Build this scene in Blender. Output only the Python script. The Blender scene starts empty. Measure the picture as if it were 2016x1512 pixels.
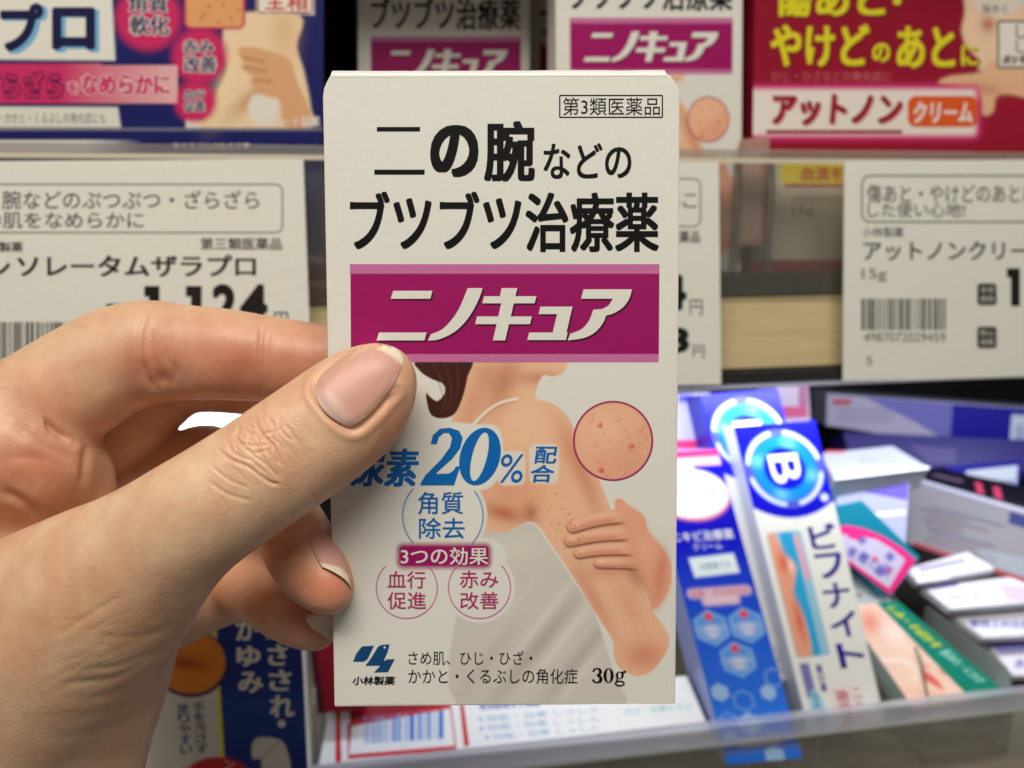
import bpy, bmesh, math, random
import numpy as np
from mathutils import Vector, Matrix
from mathutils.geometry import tessellate_polygon
from mathutils.bvhtree import BVHTree

random.seed(7); np.random.seed(7)
S = bpy.context.scene
COL = S.collection

# ------------------------------------------------------------------ camera, world, lamps, exposure
W, H, F = 2016.0, 1512.0, 1746.0            # photograph size and focal length in its pixels
PITCH = math.radians(12.0)
YAW = math.radians(10.5)                    # the shelf front is turned this much to the camera
CAM = Vector((0, 0, 1.30))
cd = bpy.data.cameras.new('camera'); cam = bpy.data.objects.new('camera', cd); COL.objects.link(cam)
cam.location = CAM; cam.rotation_euler = (math.pi / 2 - PITCH, 0, 0)
cd.sensor_width = 36; cd.lens = 36 * F / W; cd.clip_start = 0.01; cd.clip_end = 50
cd.dof.use_dof = True; cd.dof.focus_distance = 0.172; cd.dof.aperture_fstop = 14.5
S.camera = cam
world = bpy.data.worlds.new('World'); S.world = world; world.use_nodes = True
bg = world.node_tree.nodes['Background']
bg.inputs[0].default_value = (1.0, 0.94, 0.85, 1); bg.inputs[1].default_value = 0.12

def area(name, loc, target, size, size_y, energy, color, spread=180):
    l = bpy.data.lights.new(name, 'AREA'); l.shape = 'RECTANGLE'; l.size = size; l.size_y = size_y
    l.energy = energy; l.color = color; l.spread = math.radians(spread)
    o = bpy.data.objects.new(name, l); COL.objects.link(o); o.location = loc
    o.rotation_euler = (Vector(target) - Vector(loc)).to_track_quat('-Z', 'Y').to_euler()
    return o
area('ceiling_light', (-0.05, -0.27, 2.02), (0.0, 0.22, 1.28), 0.8, 0.26, 9.2, (1.0, 0.945, 0.82))
S.view_settings.view_transform = 'Standard'; S.view_settings.look = 'None'
S.view_settings.exposure = 0.04; S.view_settings.gamma = 1; S.view_settings.use_curve_mapping = False
S.cycles.use_denoising = True
S.cycles.max_bounces = 10; S.cycles.transparent_max_bounces = 16

# ------------------------------------------------------------------ frames and helpers
cx = Vector((1, 0, 0)); cz = Vector((0, math.cos(PITCH), -math.sin(PITCH))); cy = Vector((0, math.sin(PITCH), math.cos(PITCH)))
SU = Vector((math.cos(YAW), math.sin(YAW), 0)); SN = Vector((-math.sin(YAW), math.cos(YAW), 0)); SZ = Vector((0, 0, 1))
def ray(px, py): return cx * ((px - W / 2) / F) - cy * ((py - H / 2) / F) + cz
def unproj(px, py, depth): return CAM + ray(px, py) * depth
def shelf(u, d, z): return CAM + SU * u + SN * d + SZ * z
def to_px(p):
    q = p - CAM; d = q.dot(cz); return W / 2 + F * q.dot(cx) / d, H / 2 - F * q.dot(cy) / d, d

class Face:
    """A flat face in the shop: a point on it and its outward normal."""
    def __init__(s, o, n): s.o = o; s.n = n.normalized()
    def hit(s, px, py, k=0):
        r = ray(px, py); t = (s.o - CAM).dot(s.n) / r.dot(s.n)
        return CAM + r * t + s.n * (k * LAY)
LAY = 0.000028
def fdir(lean=0, yaw=0, roll=0):
    l, y = math.radians(lean), math.radians(yaw)
    return (SU * (math.sin(y) * math.cos(l)) - SN * (math.cos(y) * math.cos(l)) + SZ * math.sin(l)).normalized()
def sface(px, py, d, lean=0, yaw=0):
    """face through the pixel's ray at shelf distance d, leaning back / turned in degrees"""
    r = ray(px, py); t = d / r.dot(SN)
    return Face(CAM + r * t, fdir(lean, yaw))

def srgb(c):
    return tuple((x / 255 / 12.92) if x / 255 <= 0.04045 else ((x / 255 + 0.055) / 1.055) ** 2.4 for x in c)
_m = {}
def mat(rgb, rough=0.42, spec=0.35, bump=0.0):
    key = (tuple(rgb), rough, spec, bump)
    if key in _m: return _m[key]
    m = bpy.data.materials.new('print_ink'); m.use_nodes = True; nt = m.node_tree; b = nt.nodes['Principled BSDF']
    c = srgb(rgb)
    b.inputs['Roughness'].default_value = rough; b.inputs['Specular IOR Level'].default_value = spec
    tc = nt.nodes.new('ShaderNodeTexCoord'); n = nt.nodes.new('ShaderNodeTexNoise'); n.inputs['Scale'].default_value = 900; n.inputs['Detail'].default_value = 3
    nt.links.new(tc.outputs['Object'], n.inputs['Vector'])
    mx = nt.nodes.new('ShaderNodeMix'); mx.data_type = 'RGBA'
    mx.inputs['A'].default_value = (*[x * 0.95 for x in c], 1); mx.inputs['B'].default_value = (*[min(1, x * 1.05) for x in c], 1)
    nt.links.new(n.outputs['Fac'], mx.inputs['Factor']); nt.links.new(mx.outputs['Result'], b.inputs['Base Color'])
    if bump:
        n2 = nt.nodes.new('ShaderNodeTexNoise'); n2.inputs['Scale'].default_value = 160; n2.inputs['Detail'].default_value = 4
        nt.links.new(tc.outputs['Object'], n2.inputs['Vector'])
        bp = nt.nodes.new('ShaderNodeBump'); bp.inputs['Strength'].default_value = bump; bp.inputs['Distance'].default_value = 0.0004
        nt.links.new(n2.outputs['Fac'], bp.inputs['Height']); nt.links.new(bp.outputs['Normal'], b.inputs['Normal'])
    _m[key] = m
    return m
def colmat(name='printed_picture', rough=0.42, spec=0.35):
    if name in _m: return _m[name]
    m = bpy.data.materials.new(name); m.use_nodes = True; nt = m.node_tree; b = nt.nodes['Principled BSDF']
    a = nt.nodes.new('ShaderNodeVertexColor'); a.layer_name = 'Col'
    nt.links.new(a.outputs['Color'], b.inputs['Base Color'])
    b.inputs['Roughness'].default_value = rough; b.inputs['Specular IOR Level'].default_value = spec
    _m[name] = m
    return m
def clear(name, tint=(0.95, 0.96, 0.95), milk=0.0, gloss=0.08, rough=0.06, milkcol=(0.7, 0.7, 0.72)):
    if name in _m: return _m[name]
    m = bpy.data.materials.new(name); m.use_nodes = True; nt = m.node_tree
    for n in list(nt.nodes): nt.nodes.remove(n)
    out = nt.nodes.new('ShaderNodeOutputMaterial'); t = nt.nodes.new('ShaderNodeBsdfTransparent'); t.inputs[0].default_value = (*tint, 1)
    g = nt.nodes.new('ShaderNodeBsdfGlossy'); g.inputs['Roughness'].default_value = rough
    d = nt.nodes.new('ShaderNodeBsdfDiffuse'); d.inputs[0].default_value = (*milkcol, 1)
    tl = nt.nodes.new('ShaderNodeBsdfTranslucent'); tl.inputs[0].default_value = (*milkcol, 1)
    ad = nt.nodes.new('ShaderNodeMixShader'); ad.inputs[0].default_value = 0.5
    nt.links.new(d.outputs[0], ad.inputs[1]); nt.links.new(tl.outputs[0], ad.inputs[2])
    m1 = nt.nodes.new('ShaderNodeMixShader'); m1.inputs[0].default_value = milk
    nt.links.new(t.outputs[0], m1.inputs[1]); nt.links.new(ad.outputs[0], m1.inputs[2])
    lw = nt.nodes.new('ShaderNodeLayerWeight'); lw.inputs[0].default_value = 0.25
    mp = nt.nodes.new('ShaderNodeMapRange'); mp.inputs[3].default_value = gloss; mp.inputs[4].default_value = min(1, gloss + 0.35)
    nt.links.new(lw.outputs['Facing'], mp.inputs[0])
    m2 = nt.nodes.new('ShaderNodeMixShader'); nt.links.new(mp.outputs[0], m2.inputs[0])
    nt.links.new(m1.outputs[0], m2.inputs[1]); nt.links.new(g.outputs[0], m2.inputs[2]); nt.links.new(m2.outputs[0], out.inputs[0])
    _m[name] = m
    return m

def tag(o, label=None, cat=None, group=None, kind=None):
    for k, v in (('label', label), ('category', cat), ('group', group), ('kind', kind)):
        if v: o[k] = v
    return o
def empty(name, loc, label, cat, group=None):
    o = bpy.data.objects.new(name, None); COL.objects.link(o); o.location = loc; o.empty_display_size = 0.01
    return tag(o, label, cat, group)

class MB:
    def __init__(s): s.v = []; s.f = []; s.m = []; s.mats = []; s.c = []
    def mi(s, m):
        if m not in s.mats: s.mats.append(m)
        return s.mats.index(m)
    def add(s, vs, fs, m, cols=None):
        b = len(s.v); s.v += [tuple(v) for v in vs]; i = s.mi(m)
        s.c += list(cols) if cols is not None else [(0.5, 0.5, 0.5)] * len(vs)
        for f in fs: s.f.append(tuple(b + k for k in f)); s.m.append(i)
    def hexa(s, A, B, m):
        """solid between two matching quads A (front) and B (back)"""
        s.add(list(A) + list(B), [(0, 1, 2, 3), (7, 6, 5, 4), (0, 4, 5, 1), (1, 5, 6, 2), (2, 6, 7, 3), (3, 7, 4, 0)], m)
    def box(s, u0, u1, d0, d1, z0, z1, m):
        A = [shelf(u0, d0, z0), shelf(u1, d0, z0), shelf(u1, d0, z1), shelf(u0, d0, z1)]
        B = [shelf(u0, d1, z0), shelf(u1, d1, z0), shelf(u1, d1, z1), shelf(u0, d1, z1)]
        s.hexa(A, B, m)
    def build(s, name, parent=None, origin=None, smooth=False, bevel=0):
        o0 = Vector(origin) if origin is not None else (Vector(parent.location) if parent is not None else Vector(np.mean(np.array(s.v), 0)))
        me = bpy.data.meshes.new(name)
        me.from_pydata([tuple(Vector(v) - o0) for v in s.v], [], s.f)
        for m in s.mats: me.materials.append(m)
        me.polygons.foreach_set('material_index', s.m)
        ca = me.color_attributes.new('Col', 'FLOAT_COLOR', 'POINT')
        arr = np.ones((len(s.v), 4), np.float32); arr[:, :3] = np.array(s.c); ca.data.foreach_set('color', arr.ravel())
        if bevel:
            bm = bmesh.new(); bm.from_mesh(me); bmesh.ops.recalc_face_normals(bm, faces=bm.faces)
            bmesh.ops.bevel(bm, geom=[e for e in bm.edges if len(e.link_faces) == 2 and e.calc_face_angle(0) > 0.6], offset=bevel, segments=2, profile=0.6, affect='EDGES')
            bm.to_mesh(me); bm.free()
        if smooth:
            me.polygons.foreach_set('use_smooth', [True] * len(me.polygons))
        ob = bpy.data.objects.new(name, me); COL.objects.link(ob)
        if parent is not None: ob.parent = parent
        else: ob.location = o0
        if parent is not None: ob.location = o0 - Vector(parent.location)
        return ob

# --- printing on a face; a print map fm turns drawing coordinates into photo pixels
ident = lambda x, y: (x, y)
class Ink:
    def __init__(s, mb, face, fm=ident): s.mb = mb; s.face = face; s.fm = fm
    def P(s, x, y, k): return s.face.hit(*s.fm(x, y), k)
    def poly(s, pts, m, k=1):
        v = [s.P(x, y, k) for x, y in pts]
        tris = tessellate_polygon([[Vector((x, y, 0)) for x, y in pts]])
        s.mb.add(v, [tuple(t) for t in tris], m)
    def rect(s, x0, y0, x1, y1, m, k=1): s.poly([(x0, y0), (x1, y0), (x1, y1), (x0, y1)], m, k)
    def rrect(s, x0, y0, x1, y1, r, m, k=1): s.poly(rr(x0, y0, x1, y1, r), m, k)
    def disc(s, x, y, rx, ry, m, k=1, n=40): s.poly([(x + rx * math.cos(a), y + ry * math.sin(a)) for a in np.linspace(0, 2 * math.pi, n, endpoint=False)], m, k)
    def ring(s, x, y, r, w, m, k=1, a0=0, a1=360, ry=None):
        ry = ry or r
        n = 60; A = np.radians(np.linspace(a0, a1, n))
        s.strip([(x + (r - w / 2) * math.cos(a), y + (ry - w / 2) * math.sin(a)) for a in A], [(x + (r + w / 2) * math.cos(a), y + (ry + w / 2) * math.sin(a)) for a in A], m, k)
    def strip(s, A, B, m, k):
        v = [s.P(x, y, k) for x, y in A] + [s.P(x, y, k) for x, y in B]; n = len(A)
        s.mb.add(v, [(i, i + 1, n + i + 1, n + i) for i in range(n - 1)], m)
    def line(s, pts, w, m, k=1, closed=False):
        P = [Vector(p) for p in pts]
        if closed: P = P + [P[0], P[1]]
        L, R = [], []
        for i, p in enumerate(P):
            d = (P[min(i + 1, len(P) - 1)] - P[max(i - 1, 0)]).normalized(); nn = Vector((-d.y, d.x)) * w / 2
            L.append(tuple(p + nn)); R.append(tuple(p - nn))
        if closed: L, R = L[1:], R[1:]; L[-1], R[-1] = L[0], R[0]
        s.strip(L, R, m, k)
    def frame(s, x0, y0, x1, y1, r, w, m, k=1): s.line(rr(x0, y0, x1, y1, r), w, m, k, True)
    def text(s, body, x0, y0, x1, y1, m, k=2, bold=0.0, shear=0.0, quad=None):
        V, T = glyphs(body, bold, shear)
        if quad is None: quad = [(x0, y0), (x1, y0), (x1, y1), (x0, y1)]
        q = np.array(quad, float); u = V[:, :1]; v = V[:, 1:2]
        XY = (q[0] * (1 - u) + q[1] * u) * (1 - v) + (q[3] * (1 - u) + q[2] * u) * v
        s.mb.add([s.P(x, y, k + dz) for (x, y), dz in zip(XY, V[:, 2])], T, m)
    def vstroke(s, pts, m, k=2):
        P = [Vector(p[:2]) for p in pts]; L, Rr = [], []
        for i, p in enumerate(P):
            d = (P[min(i + 1, len(P) - 1)] - P[max(i - 1, 0)]).normalized(); nn_ = Vector((-d.y, d.x)) * pts[i][2] / 2
            L.append(tuple(p + nn_)); Rr.append(tuple(p - nn_))
        s.strip(L, Rr, m, k)
    def outlined(s, body, x0, y0, x1, y1, m, mo, k=2, bold=0.035, grow=0.06, shear=0.0):
        g = (y1 - y0) * grow
        s.text(body, x0 - g, y0 - g, x1 + g, y1 + g, mo, k, bold + grow, shear); s.text(body, x0, y0, x1, y1, m, k + 1.1, bold, shear)
    def vtext(s, body, x0, y0, x1, y1, m, k=2, bold=0.0, lean=0.0):
        n = len(body); h = (y1 - y0) / n
        for i, ch in enumerate(body):
            dx = lean * (i + 0.5) / n
            s.text(ch, x0 + dx, y0 + h * (i + 0.06), x1 + dx, y0 + h * (i + 0.94), m, k, bold)
    def paint(s, quad, nx, ny, fn, k=1, m=None):
        """fine grid over a quad of the drawing; fn(x, y) gives linear colours"""
        q = np.array(quad, float); u, v = np.meshgrid(np.linspace(0, 1, nx), np.linspace(0, 1, ny))
        u = u.ravel()[:, None]; v = v.ravel()[:, None]
        XY = (q[0] * (1 - u) + q[1] * u) * (1 - v) + (q[3] * (1 - u) + q[2] * u) * v
        c = fn(XY, np.hstack([u, v]))
        f = [(j * nx + i, j * nx + i + 1, (j + 1) * nx + i + 1, (j + 1) * nx + i) for j in range(ny - 1) for i in range(nx - 1)]
        s.mb.add([s.P(x, y, k) for x, y in XY], f, m or colmat(), [tuple(a) for a in c])
def rr(x0, y0, x1, y1, r):
    o = []
    for cx_, cy_, a in ((x1 - r, y0 + r, -90), (x1 - r, y1 - r, 0), (x0 + r, y1 - r, 90), (x0 + r, y0 + r, 180)):
        o += [(cx_ + r * math.cos(math.radians(a + t)), cy_ + r * math.sin(math.radians(a + t))) for t in (0, 22.5, 45, 67.5, 90)]
    return o
_g = {}
def glyphs(body, bold, shear):
    """outline of the words as flat triangles in a unit box; bold = copies spread in a small circle"""
    key = (body, round(bold, 4), shear)
    if key in _g: return _g[key]
    c = bpy.data.curves.new('lettering', 'FONT'); c.body = body; c.shear = shear; c.resolution_u = 5
    o = bpy.data.objects.new('lettering', c); COL.objects.link(o)
    dg = bpy.context.evaluated_depsgraph_get(); me = bpy.data.meshes.new_from_object(o.evaluated_get(dg))
    V = np.array([(v.co.x, v.co.y, 0) for v in me.vertices]); T = [tuple(p.vertices) for p in me.polygons]
    bpy.data.objects.remove(o); bpy.data.curves.remove(c); bpy.data.meshes.remove(me)
    if bold > 0.003:
        n = 8 if bold < 0.05 else 12; VV, TT = [], []
        for k in range(n):
            a = 2 * math.pi * k / n; TT += [tuple(q + len(V) * k for q in t) for t in T]
            ca_, sa_ = math.cos(a), math.sin(a)
            if n == 8: ca_, sa_ = round(ca_) * 1.25, round(sa_) * 0.7
            VV.append(V + np.array((bold * ca_, bold * sa_, 0.8 * k / n)))
        V, T = np.concatenate(VV), TT
    lo, hi = V.min(0), V.max(0); hi[2], lo[2] = 1, 0; V = (V - lo) / (hi - lo); V[:, 1] = 1 - V[:, 1]
    _g[key] = (V, T)
    return _g[key]
def smooth_poly(pts, n=4, closed=True):
    P = [Vector(p) for p in pts]; N = len(P); o = []
    rng = range(N) if closed else range(N - 1)
    for i in rng:
        g = (lambda j: P[j % N]) if closed else (lambda j: P[max(0, min(N - 1, j))])
        a, b, c, d = g(i - 1), g(i), g(i + 1), g(i + 2)
        for t in np.linspace(0, 1, n, endpoint=False):
            o.append(tuple(0.5 * ((2 * b) + (c - a) * t + (2 * a - 5 * b + 4 * c - d) * t * t + (3 * b - a - 3 * c + d) * t ** 3)))
    if not closed: o.append(tuple(P[-1]))
    return o
def sdist(XY, poly):
    """signed distance (negative inside) of points to a polygon"""
    p = np.array(poly, float); q = np.roll(p, -1, 0); best = np.full(len(XY), 1e9); ins = np.zeros(len(XY), bool)
    for a, b in zip(p, q):
        ab = b - a; t = np.clip(((XY - a) @ ab) / max(ab @ ab, 1e-9), 0, 1)
        best = np.minimum(best, np.hypot(*(XY - a - t[:, None] * ab).T))
        cr = (a[1] > XY[:, 1]) != (b[1] > XY[:, 1])
        if abs(b[1] - a[1]) > 1e-9: ins ^= cr & (XY[:, 0] < (b[0] - a[0]) * (XY[:, 1] - a[1]) / (b[1] - a[1]) + a[0])
    return np.where(ins, -best, best)
def pdist(XY, pts):
    best = np.full(len(XY), 1e9)
    for a, b in zip(pts[:-1], pts[1:]):
        a, b = np.array(a, float), np.array(b, float); ab = b - a; t = np.clip(((XY - a) @ ab) / max(ab @ ab, 1e-9), 0, 1)
        best = np.minimum(best, np.hypot(*(XY - a - t[:, None] * ab).T))
    return best
class Paint:
    def __init__(s, XY, base): s.XY = XY; s.c = np.tile(np.array(srgb(base)), (len(XY), 1))
    def blend(s, a, rgb):
        a = np.clip(a, 0, 1)[:, None]; s.c = s.c * (1 - a) + np.array(srgb(rgb)) * a
    def poly(s, pts, rgb, soft=1.5, op=1.0, sm=True):
        s.blend(op * np.clip(0.5 - sdist(s.XY, smooth_poly(pts) if sm else pts) / (2 * soft), 0, 1), rgb)
    def glow(s, x, y, rx, ry, rgb, op=1.0, rot=0):
        d = s.XY - np.array((x, y)); r = math.radians(rot)
        X = d[:, 0] * math.cos(r) + d[:, 1] * math.sin(r); Y = -d[:, 0] * math.sin(r) + d[:, 1] * math.cos(r)
        s.blend(op * np.exp(-(X / rx) ** 2 - (Y / ry) ** 2), rgb)
    def disc(s, x, y, r, rgb, soft=1.5, op=1.0, ry=None):
        ry = ry or r; d = (np.hypot((s.XY[:, 0] - x) / r, (s.XY[:, 1] - y) / ry) - 1) * min(r, ry)
        s.blend(op * np.clip(0.5 - d / (2 * soft), 0, 1), rgb)
    def line(s, pts, w, rgb, soft=1.5, op=1.0):
        s.blend(op * np.clip(0.5 - (pdist(s.XY, pts) - w / 2) / (2 * soft), 0, 1), rgb)
    def inside(s, pts, soft=2): return np.clip(0.5 - sdist(s.XY, smooth_poly(pts)) / (2 * soft), 0, 1)

PAPER = (228, 226, 220)
WHITE = mat(PAPER); BLACK = mat((10, 9, 10), 0.5, 0.2); MAG = mat((158, 14, 100)); MAGL = mat((198, 112, 164)); MAGD = mat((72, 10, 44))
BLUE = mat((4, 104, 186)); NAVY = mat((18, 22, 92)); GREY = mat((92, 92, 92))

# ------------------------------------------------------------------ the display shelf
D_TAG, D_BOX = 0.300, 0.322
ft = sface(1500, 500, D_TAG)
zt = lambda py, d=D_TAG, px=1500: ((lambda r: r.dot(SZ) * d / r.dot(SN))(ray(px, py)))   # height above the camera
ut = lambda px, d=D_TAG, py=500: ((lambda r: r.dot(SU) * d / r.dot(SN))(ray(px, py)))
U0, U1 = -0.42, 0.52
def wood_mat():
    m = bpy.data.materials.new('pale_wood'); m.use_nodes = True; nt = m.node_tree; b = nt.nodes['Principled BSDF']
    tc = nt.nodes.new('ShaderNodeTexCoord'); mp = nt.nodes.new('ShaderNodeMapping'); mp.inputs['Scale'].default_value = (14, 14, 260)
    n = nt.nodes.new('ShaderNodeTexNoise'); n.inputs['Scale'].default_value = 2.5; n.inputs['Detail'].default_value = 6
    r = nt.nodes.new('ShaderNodeValToRGB'); r.color_ramp.elements[0].color = (*srgb((206, 184, 140)), 1); r.color_ramp.elements[1].color = (*srgb((222, 202, 160)), 1)
    r.color_ramp.elements[0].position = 0.3; r.color_ramp.elements[1].position = 0.7
    nt.links.new(tc.outputs['Object'], mp.inputs[0]); nt.links.new(mp.outputs[0], n.inputs['Vector']); nt.links.new(n.outputs['Fac'], r.inputs[0]); nt.links.new(r.outputs[0], b.inputs['Base Color'])
    b.inputs['Roughness'].default_value = 0.5
    return m
shelf_root = empty('display_shelf', shelf(0, 0.5, -0.35), 'pale wood drugstore shelf with dark back, clear fronts and price rail', 'display shelf')
z_lip0, z_lip1 = zt(318), zt(293)
z_base0, z_base1 = zt(590), zt(545)
z_rail0, z_rail1 = zt(757), zt(737)
DARK = mat((38, 37, 36), 0.5); DARKER = mat((14, 14, 17), 0.6)
mb = MB(); mb.box(U0, U1, 0.3085, 0.52, zt(738) + 0.001, z_base0, wood_mat()); mb.build('shelf_board', shelf_root)
mb = MB(); mb.box(U0, U1, 0.309, 0.52, z_base0 + 0.0005, z_base1, DARK); mb.build('bin_base', shelf_root)
mb = MB(); mb.box(U0, U1, 0.52, 0.53, -0.30, 0.30, DARKER); mb.build('back_panel', shelf_root)
mb = MB(); mb.box(U0, U1, 0.298, 0.53, 0.105, 0.125, wood_mat()); mb.build('unseen_shade_board', shelf_root)  # unseen board overhead, added and deepened to shade the cartons set back
mb = MB(); mb.box(U0, U1, 0.306, 0.3072, z_base0 + 0.001, z_lip0 - 0.0005, clear('clear_acrylic', gloss=0.10, milk=0.10, milkcol=(0.5, 0.48, 0.42))); mb.build('clear_front', shelf_root)
mb = MB(); mb.box(U0, U1, 0.3045, 0.309, z_lip0, z_lip1, clear('milky_acrylic', milk=0.30, gloss=0.16, milkcol=(0.62, 0.60, 0.56), rough=0.06)); mb.build('front_lip', shelf_root, bevel=0.0008)
mb = MB(); mb.box(U0, U1, 0.3035, 0.3045, z_lip0 - 0.0004, z_lip0 + 0.0012, mat((214, 206, 186), 0.2, 0.6)); mb.build('lip_highlight', shelf_root)  # pale strip standing in for the highlight along the lip
mb = MB(); mb.box(U0, U1, 0.3045, 0.3082, z_rail0, z_rail1, DARK); mb.build('price_rail', shelf_root)
mb = MB(); mb.box(U0, U1, 0.2997, 0.3042, zt(764), z_rail0 - 0.0004, clear('rail_lip', milk=0.6, gloss=0.1, milkcol=(0.8, 0.8, 0.84), rough=0.2)); mb.build('rail_lip', shelf_root, bevel=0.0005)
mb = MB(); mb.box(U0, U1, 0.312, 0.52, zt(738) - 0.002, zt(738) + 0.0005, DARKER); mb.build('shelf_underside', shelf_root)
# lower bin: floor and clear front with a thick lip
D_LIP = 0.283
zl = lambda py: zt(py, D_LIP, 1316)
z_floor = zl(1434) - 0.032
mb = MB(); mb.box(U0, U1, D_LIP - 0.03, 0.52, z_floor - 0.012, z_floor, mat((120, 112, 98), 0.6)); mb.build('bin_floor', shelf_root)
mb = MB(); mb.box(U0, U1, D_LIP - 0.0008, D_LIP + 0.0008, z_floor, zl(1470) - 0.0003, clear('clear_acrylic')); mb.build('bin_front', shelf_root)
mb = MB(); mb.box(U0, U1, D_LIP - 0.002, D_LIP + 0.003, zl(1470), zl(1436), clear('milky_lip', milk=0.45, gloss=0.14, milkcol=(0.72, 0.72, 0.78), rough=0.12)); mb.build('bin_lip', shelf_root, bevel=0.0008)
mb = MB(); mb.box(U0, U1, D_LIP - 0.003, D_LIP - 0.0022, zl(1473), zl(1468), clear('lip_highlight_acrylic', milk=0.8, gloss=0.2, milkcol=(0.7, 0.7, 0.68))); mb.build('lip_highlight', shelf_root)  # whitish strip imitating the bright highlight at the foot of the bin lip
# cool lamp strip under the shelf board, above the lower bin
z_led = zt(738) - 0.006
led = area('strip_light', shelf(0.05, 0.3095, z_led), shelf(0.05, 0.3145, z_led - 0.2), 0.66, 0.010, 0.60, (0.84, 0.88, 1.0))
led.rotation_euler = (0.42, 0, YAW)

# ------------------------------------------------------------------ price tags
def price_tag(quad, label, draw):
    A = [ft.hit(*p) for p in quad]; o = sum(A, Vector()) / 4
    root = empty('price_tag', o, label, 'price tag', 'price tags along the shelf rail')
    mb = MB(); mb.hexa(A, [a - ft.n * 0.0006 for a in A], mat((236, 236, 228), 0.45)); mb.build('card', root)
    mb = MB(); draw(Ink(mb, ft)); mb.build('lettering', root)
    return root
def barcode(ink, x0, y0, x1, y1, m, k=2, n=30, seed=1):
    rnd = random.Random(seed); w = (x1 - x0) / (n * 2.6); x = x0
    while x < x1 - w:
        b = w * rnd.choice((0.8, 0.8, 1.6, 2.4)); ink.rect(x, y0, min(x + b, x1), y1, m, k); x += b + w * rnd.choice((0.8, 0.9, 1.6, 1.9))
TG = mat((74, 74, 68)); TK = mat((30, 30, 30)); LINE = mat((120, 120, 108))
def draw_left(i):
    i.frame(-220, 363, 556, 458, 14, 3, LINE)
    i.text('腕などのぷつぷつ・ざらざら', 4, 375, 510, 412, TG, bold=0.004)
    i.text('肌をなめらかに', 6, 418, 283, 450, TG, bold=0.004); i.text('の', -26, 420, 2, 448, TG)
    i.text('製薬', -2, 476, 45, 496, TK, bold=0.012); i.text('第三類医薬品', 395, 468, 555, 492, TK, bold=0.01)
    i.text('ソレータムザラプロ', 34, 502, 504, 545, TK, bold=0.02); i.text('ン', -24, 510, 20, 546, TK, bold=0.02)
    i.poly([(284, 563), (314, 563), (314, 645), (293, 645), (293, 584), (284, 584)], TK); i.text(',', 332, 634, 345, 660, TK, bold=0.05)
    i.poly([(366, 563), (397, 563), (397, 645), (376, 645), (376, 584), (366, 584)], TK); i.text('2', 418, 559, 466, 640, TK, bold=0.05); i.text('4', 472, 559, 527, 640, TK, bold=0.05); i.text('円', 540, 614, 567, 645, TK, bold=0.006)
    i.rrect(208, 598, 250, 642, 6, TK); barcode(i, -70, 634, 132, 722, TK, n=34, seed=4)
    i.text('1,213', 300, 668, 520, 745, TK, bold=0.06)
def draw_mid(i):
    i.frame(830, 352, 1379, 446, 14, 3, LINE); i.text('腕などのブツブツに', 880, 375, 1372, 412, TG)
    i.text('第三類医薬品', 1252, 454, 1378, 478, TK, bold=0.012)
    i.text('1,134', 1130, 540, 1352, 622, TK, bold=0.055); i.text('円', 1358, 590, 1383, 620, TK)
    i.text('1,223', 1160, 644, 1357, 702, TK, bold=0.05); i.text('円', 1364, 680, 1387, 704, TK)
    barcode(i, 850, 600, 1020, 660, TK, seed=9)
def draw_right(i):
    i.frame(1697, 346, 2240, 437, 16, 3.5, LINE)
    i.text('傷あと・やけどのあとに', 1706, 363, 2040, 400, TG, bold=0.004); i.text('した使い心地!', 1708, 399, 1900, 428, TG, bold=0.004)
    i.text('小林製薬', 1697, 447, 1779, 467, TG, bold=0.004); i.text('アットノンクリーム', 1700, 475, 2068, 513, TK, bold=0.012)
    i.text('15g', 1697, 529, 1745, 555, TG); barcode(i, 1696, 588, 1862, 650, TG, n=26, seed=12)
    i.text('4987072029459', 1700, 655, 1861, 673, TG)
    for y in (558, 643):
        i.rrect(1924, y, 1962, y + 43, 6, TK)
        i.text('本体' if y < 600 else '税込', 1929, y + 5, 1957, y + 19, WHITE, 3); i.text('価格', 1929, y + 23, 1957, y + 37, WHITE, 3)
    i.poly([(1982, 528), (2008, 528), (2008, 603), (1990, 603), (1990, 546), (1982, 546)], TK); i.text('058', 2040, 528, 2190, 603, TK, bold=0.05); i.text('5', 1706, 702, 1717, 718, TG)
price_tag([(-150, 318), (597, 313), (614, 762), (-150, 790)], 'price tag with a barcode and price 1,124 partly covered by the index finger', draw_left)
price_tag([(800, 321), (1415, 319), (1420, 757), (806, 768)], 'price tag mostly hidden behind the held white carton', draw_mid)
price_tag([(1663, 317), (2290, 312), (2284, 738), (1660, 750)], 'price tag below the crimson carton, with a barcode and 15g', draw_right)

# ------------------------------------------------------------------ cartons
def carton(quad, face, thick, label, body, draw=None, name='medicine_carton', group=None, letter=None, sides=None, lay=0):
    A = [face.hit(*p) for p in quad]; B = [a - face.n * thick for a in A]; o = sum(A, Vector()) / 4 - face.n * thick / 2
    root = empty(name, o, label, 'carton', group)
    mb = MB(); mb.hexa(A, B, body); mb.build('carton_body', root, bevel=0.00045)
    if draw:
        mb = MB(); draw(Ink(mb, face)); mb.build('front_print', root)
    if letter:
        mb = MB(); letter(Ink(mb, face)); mb.build('lettering', root)
    return root

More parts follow.
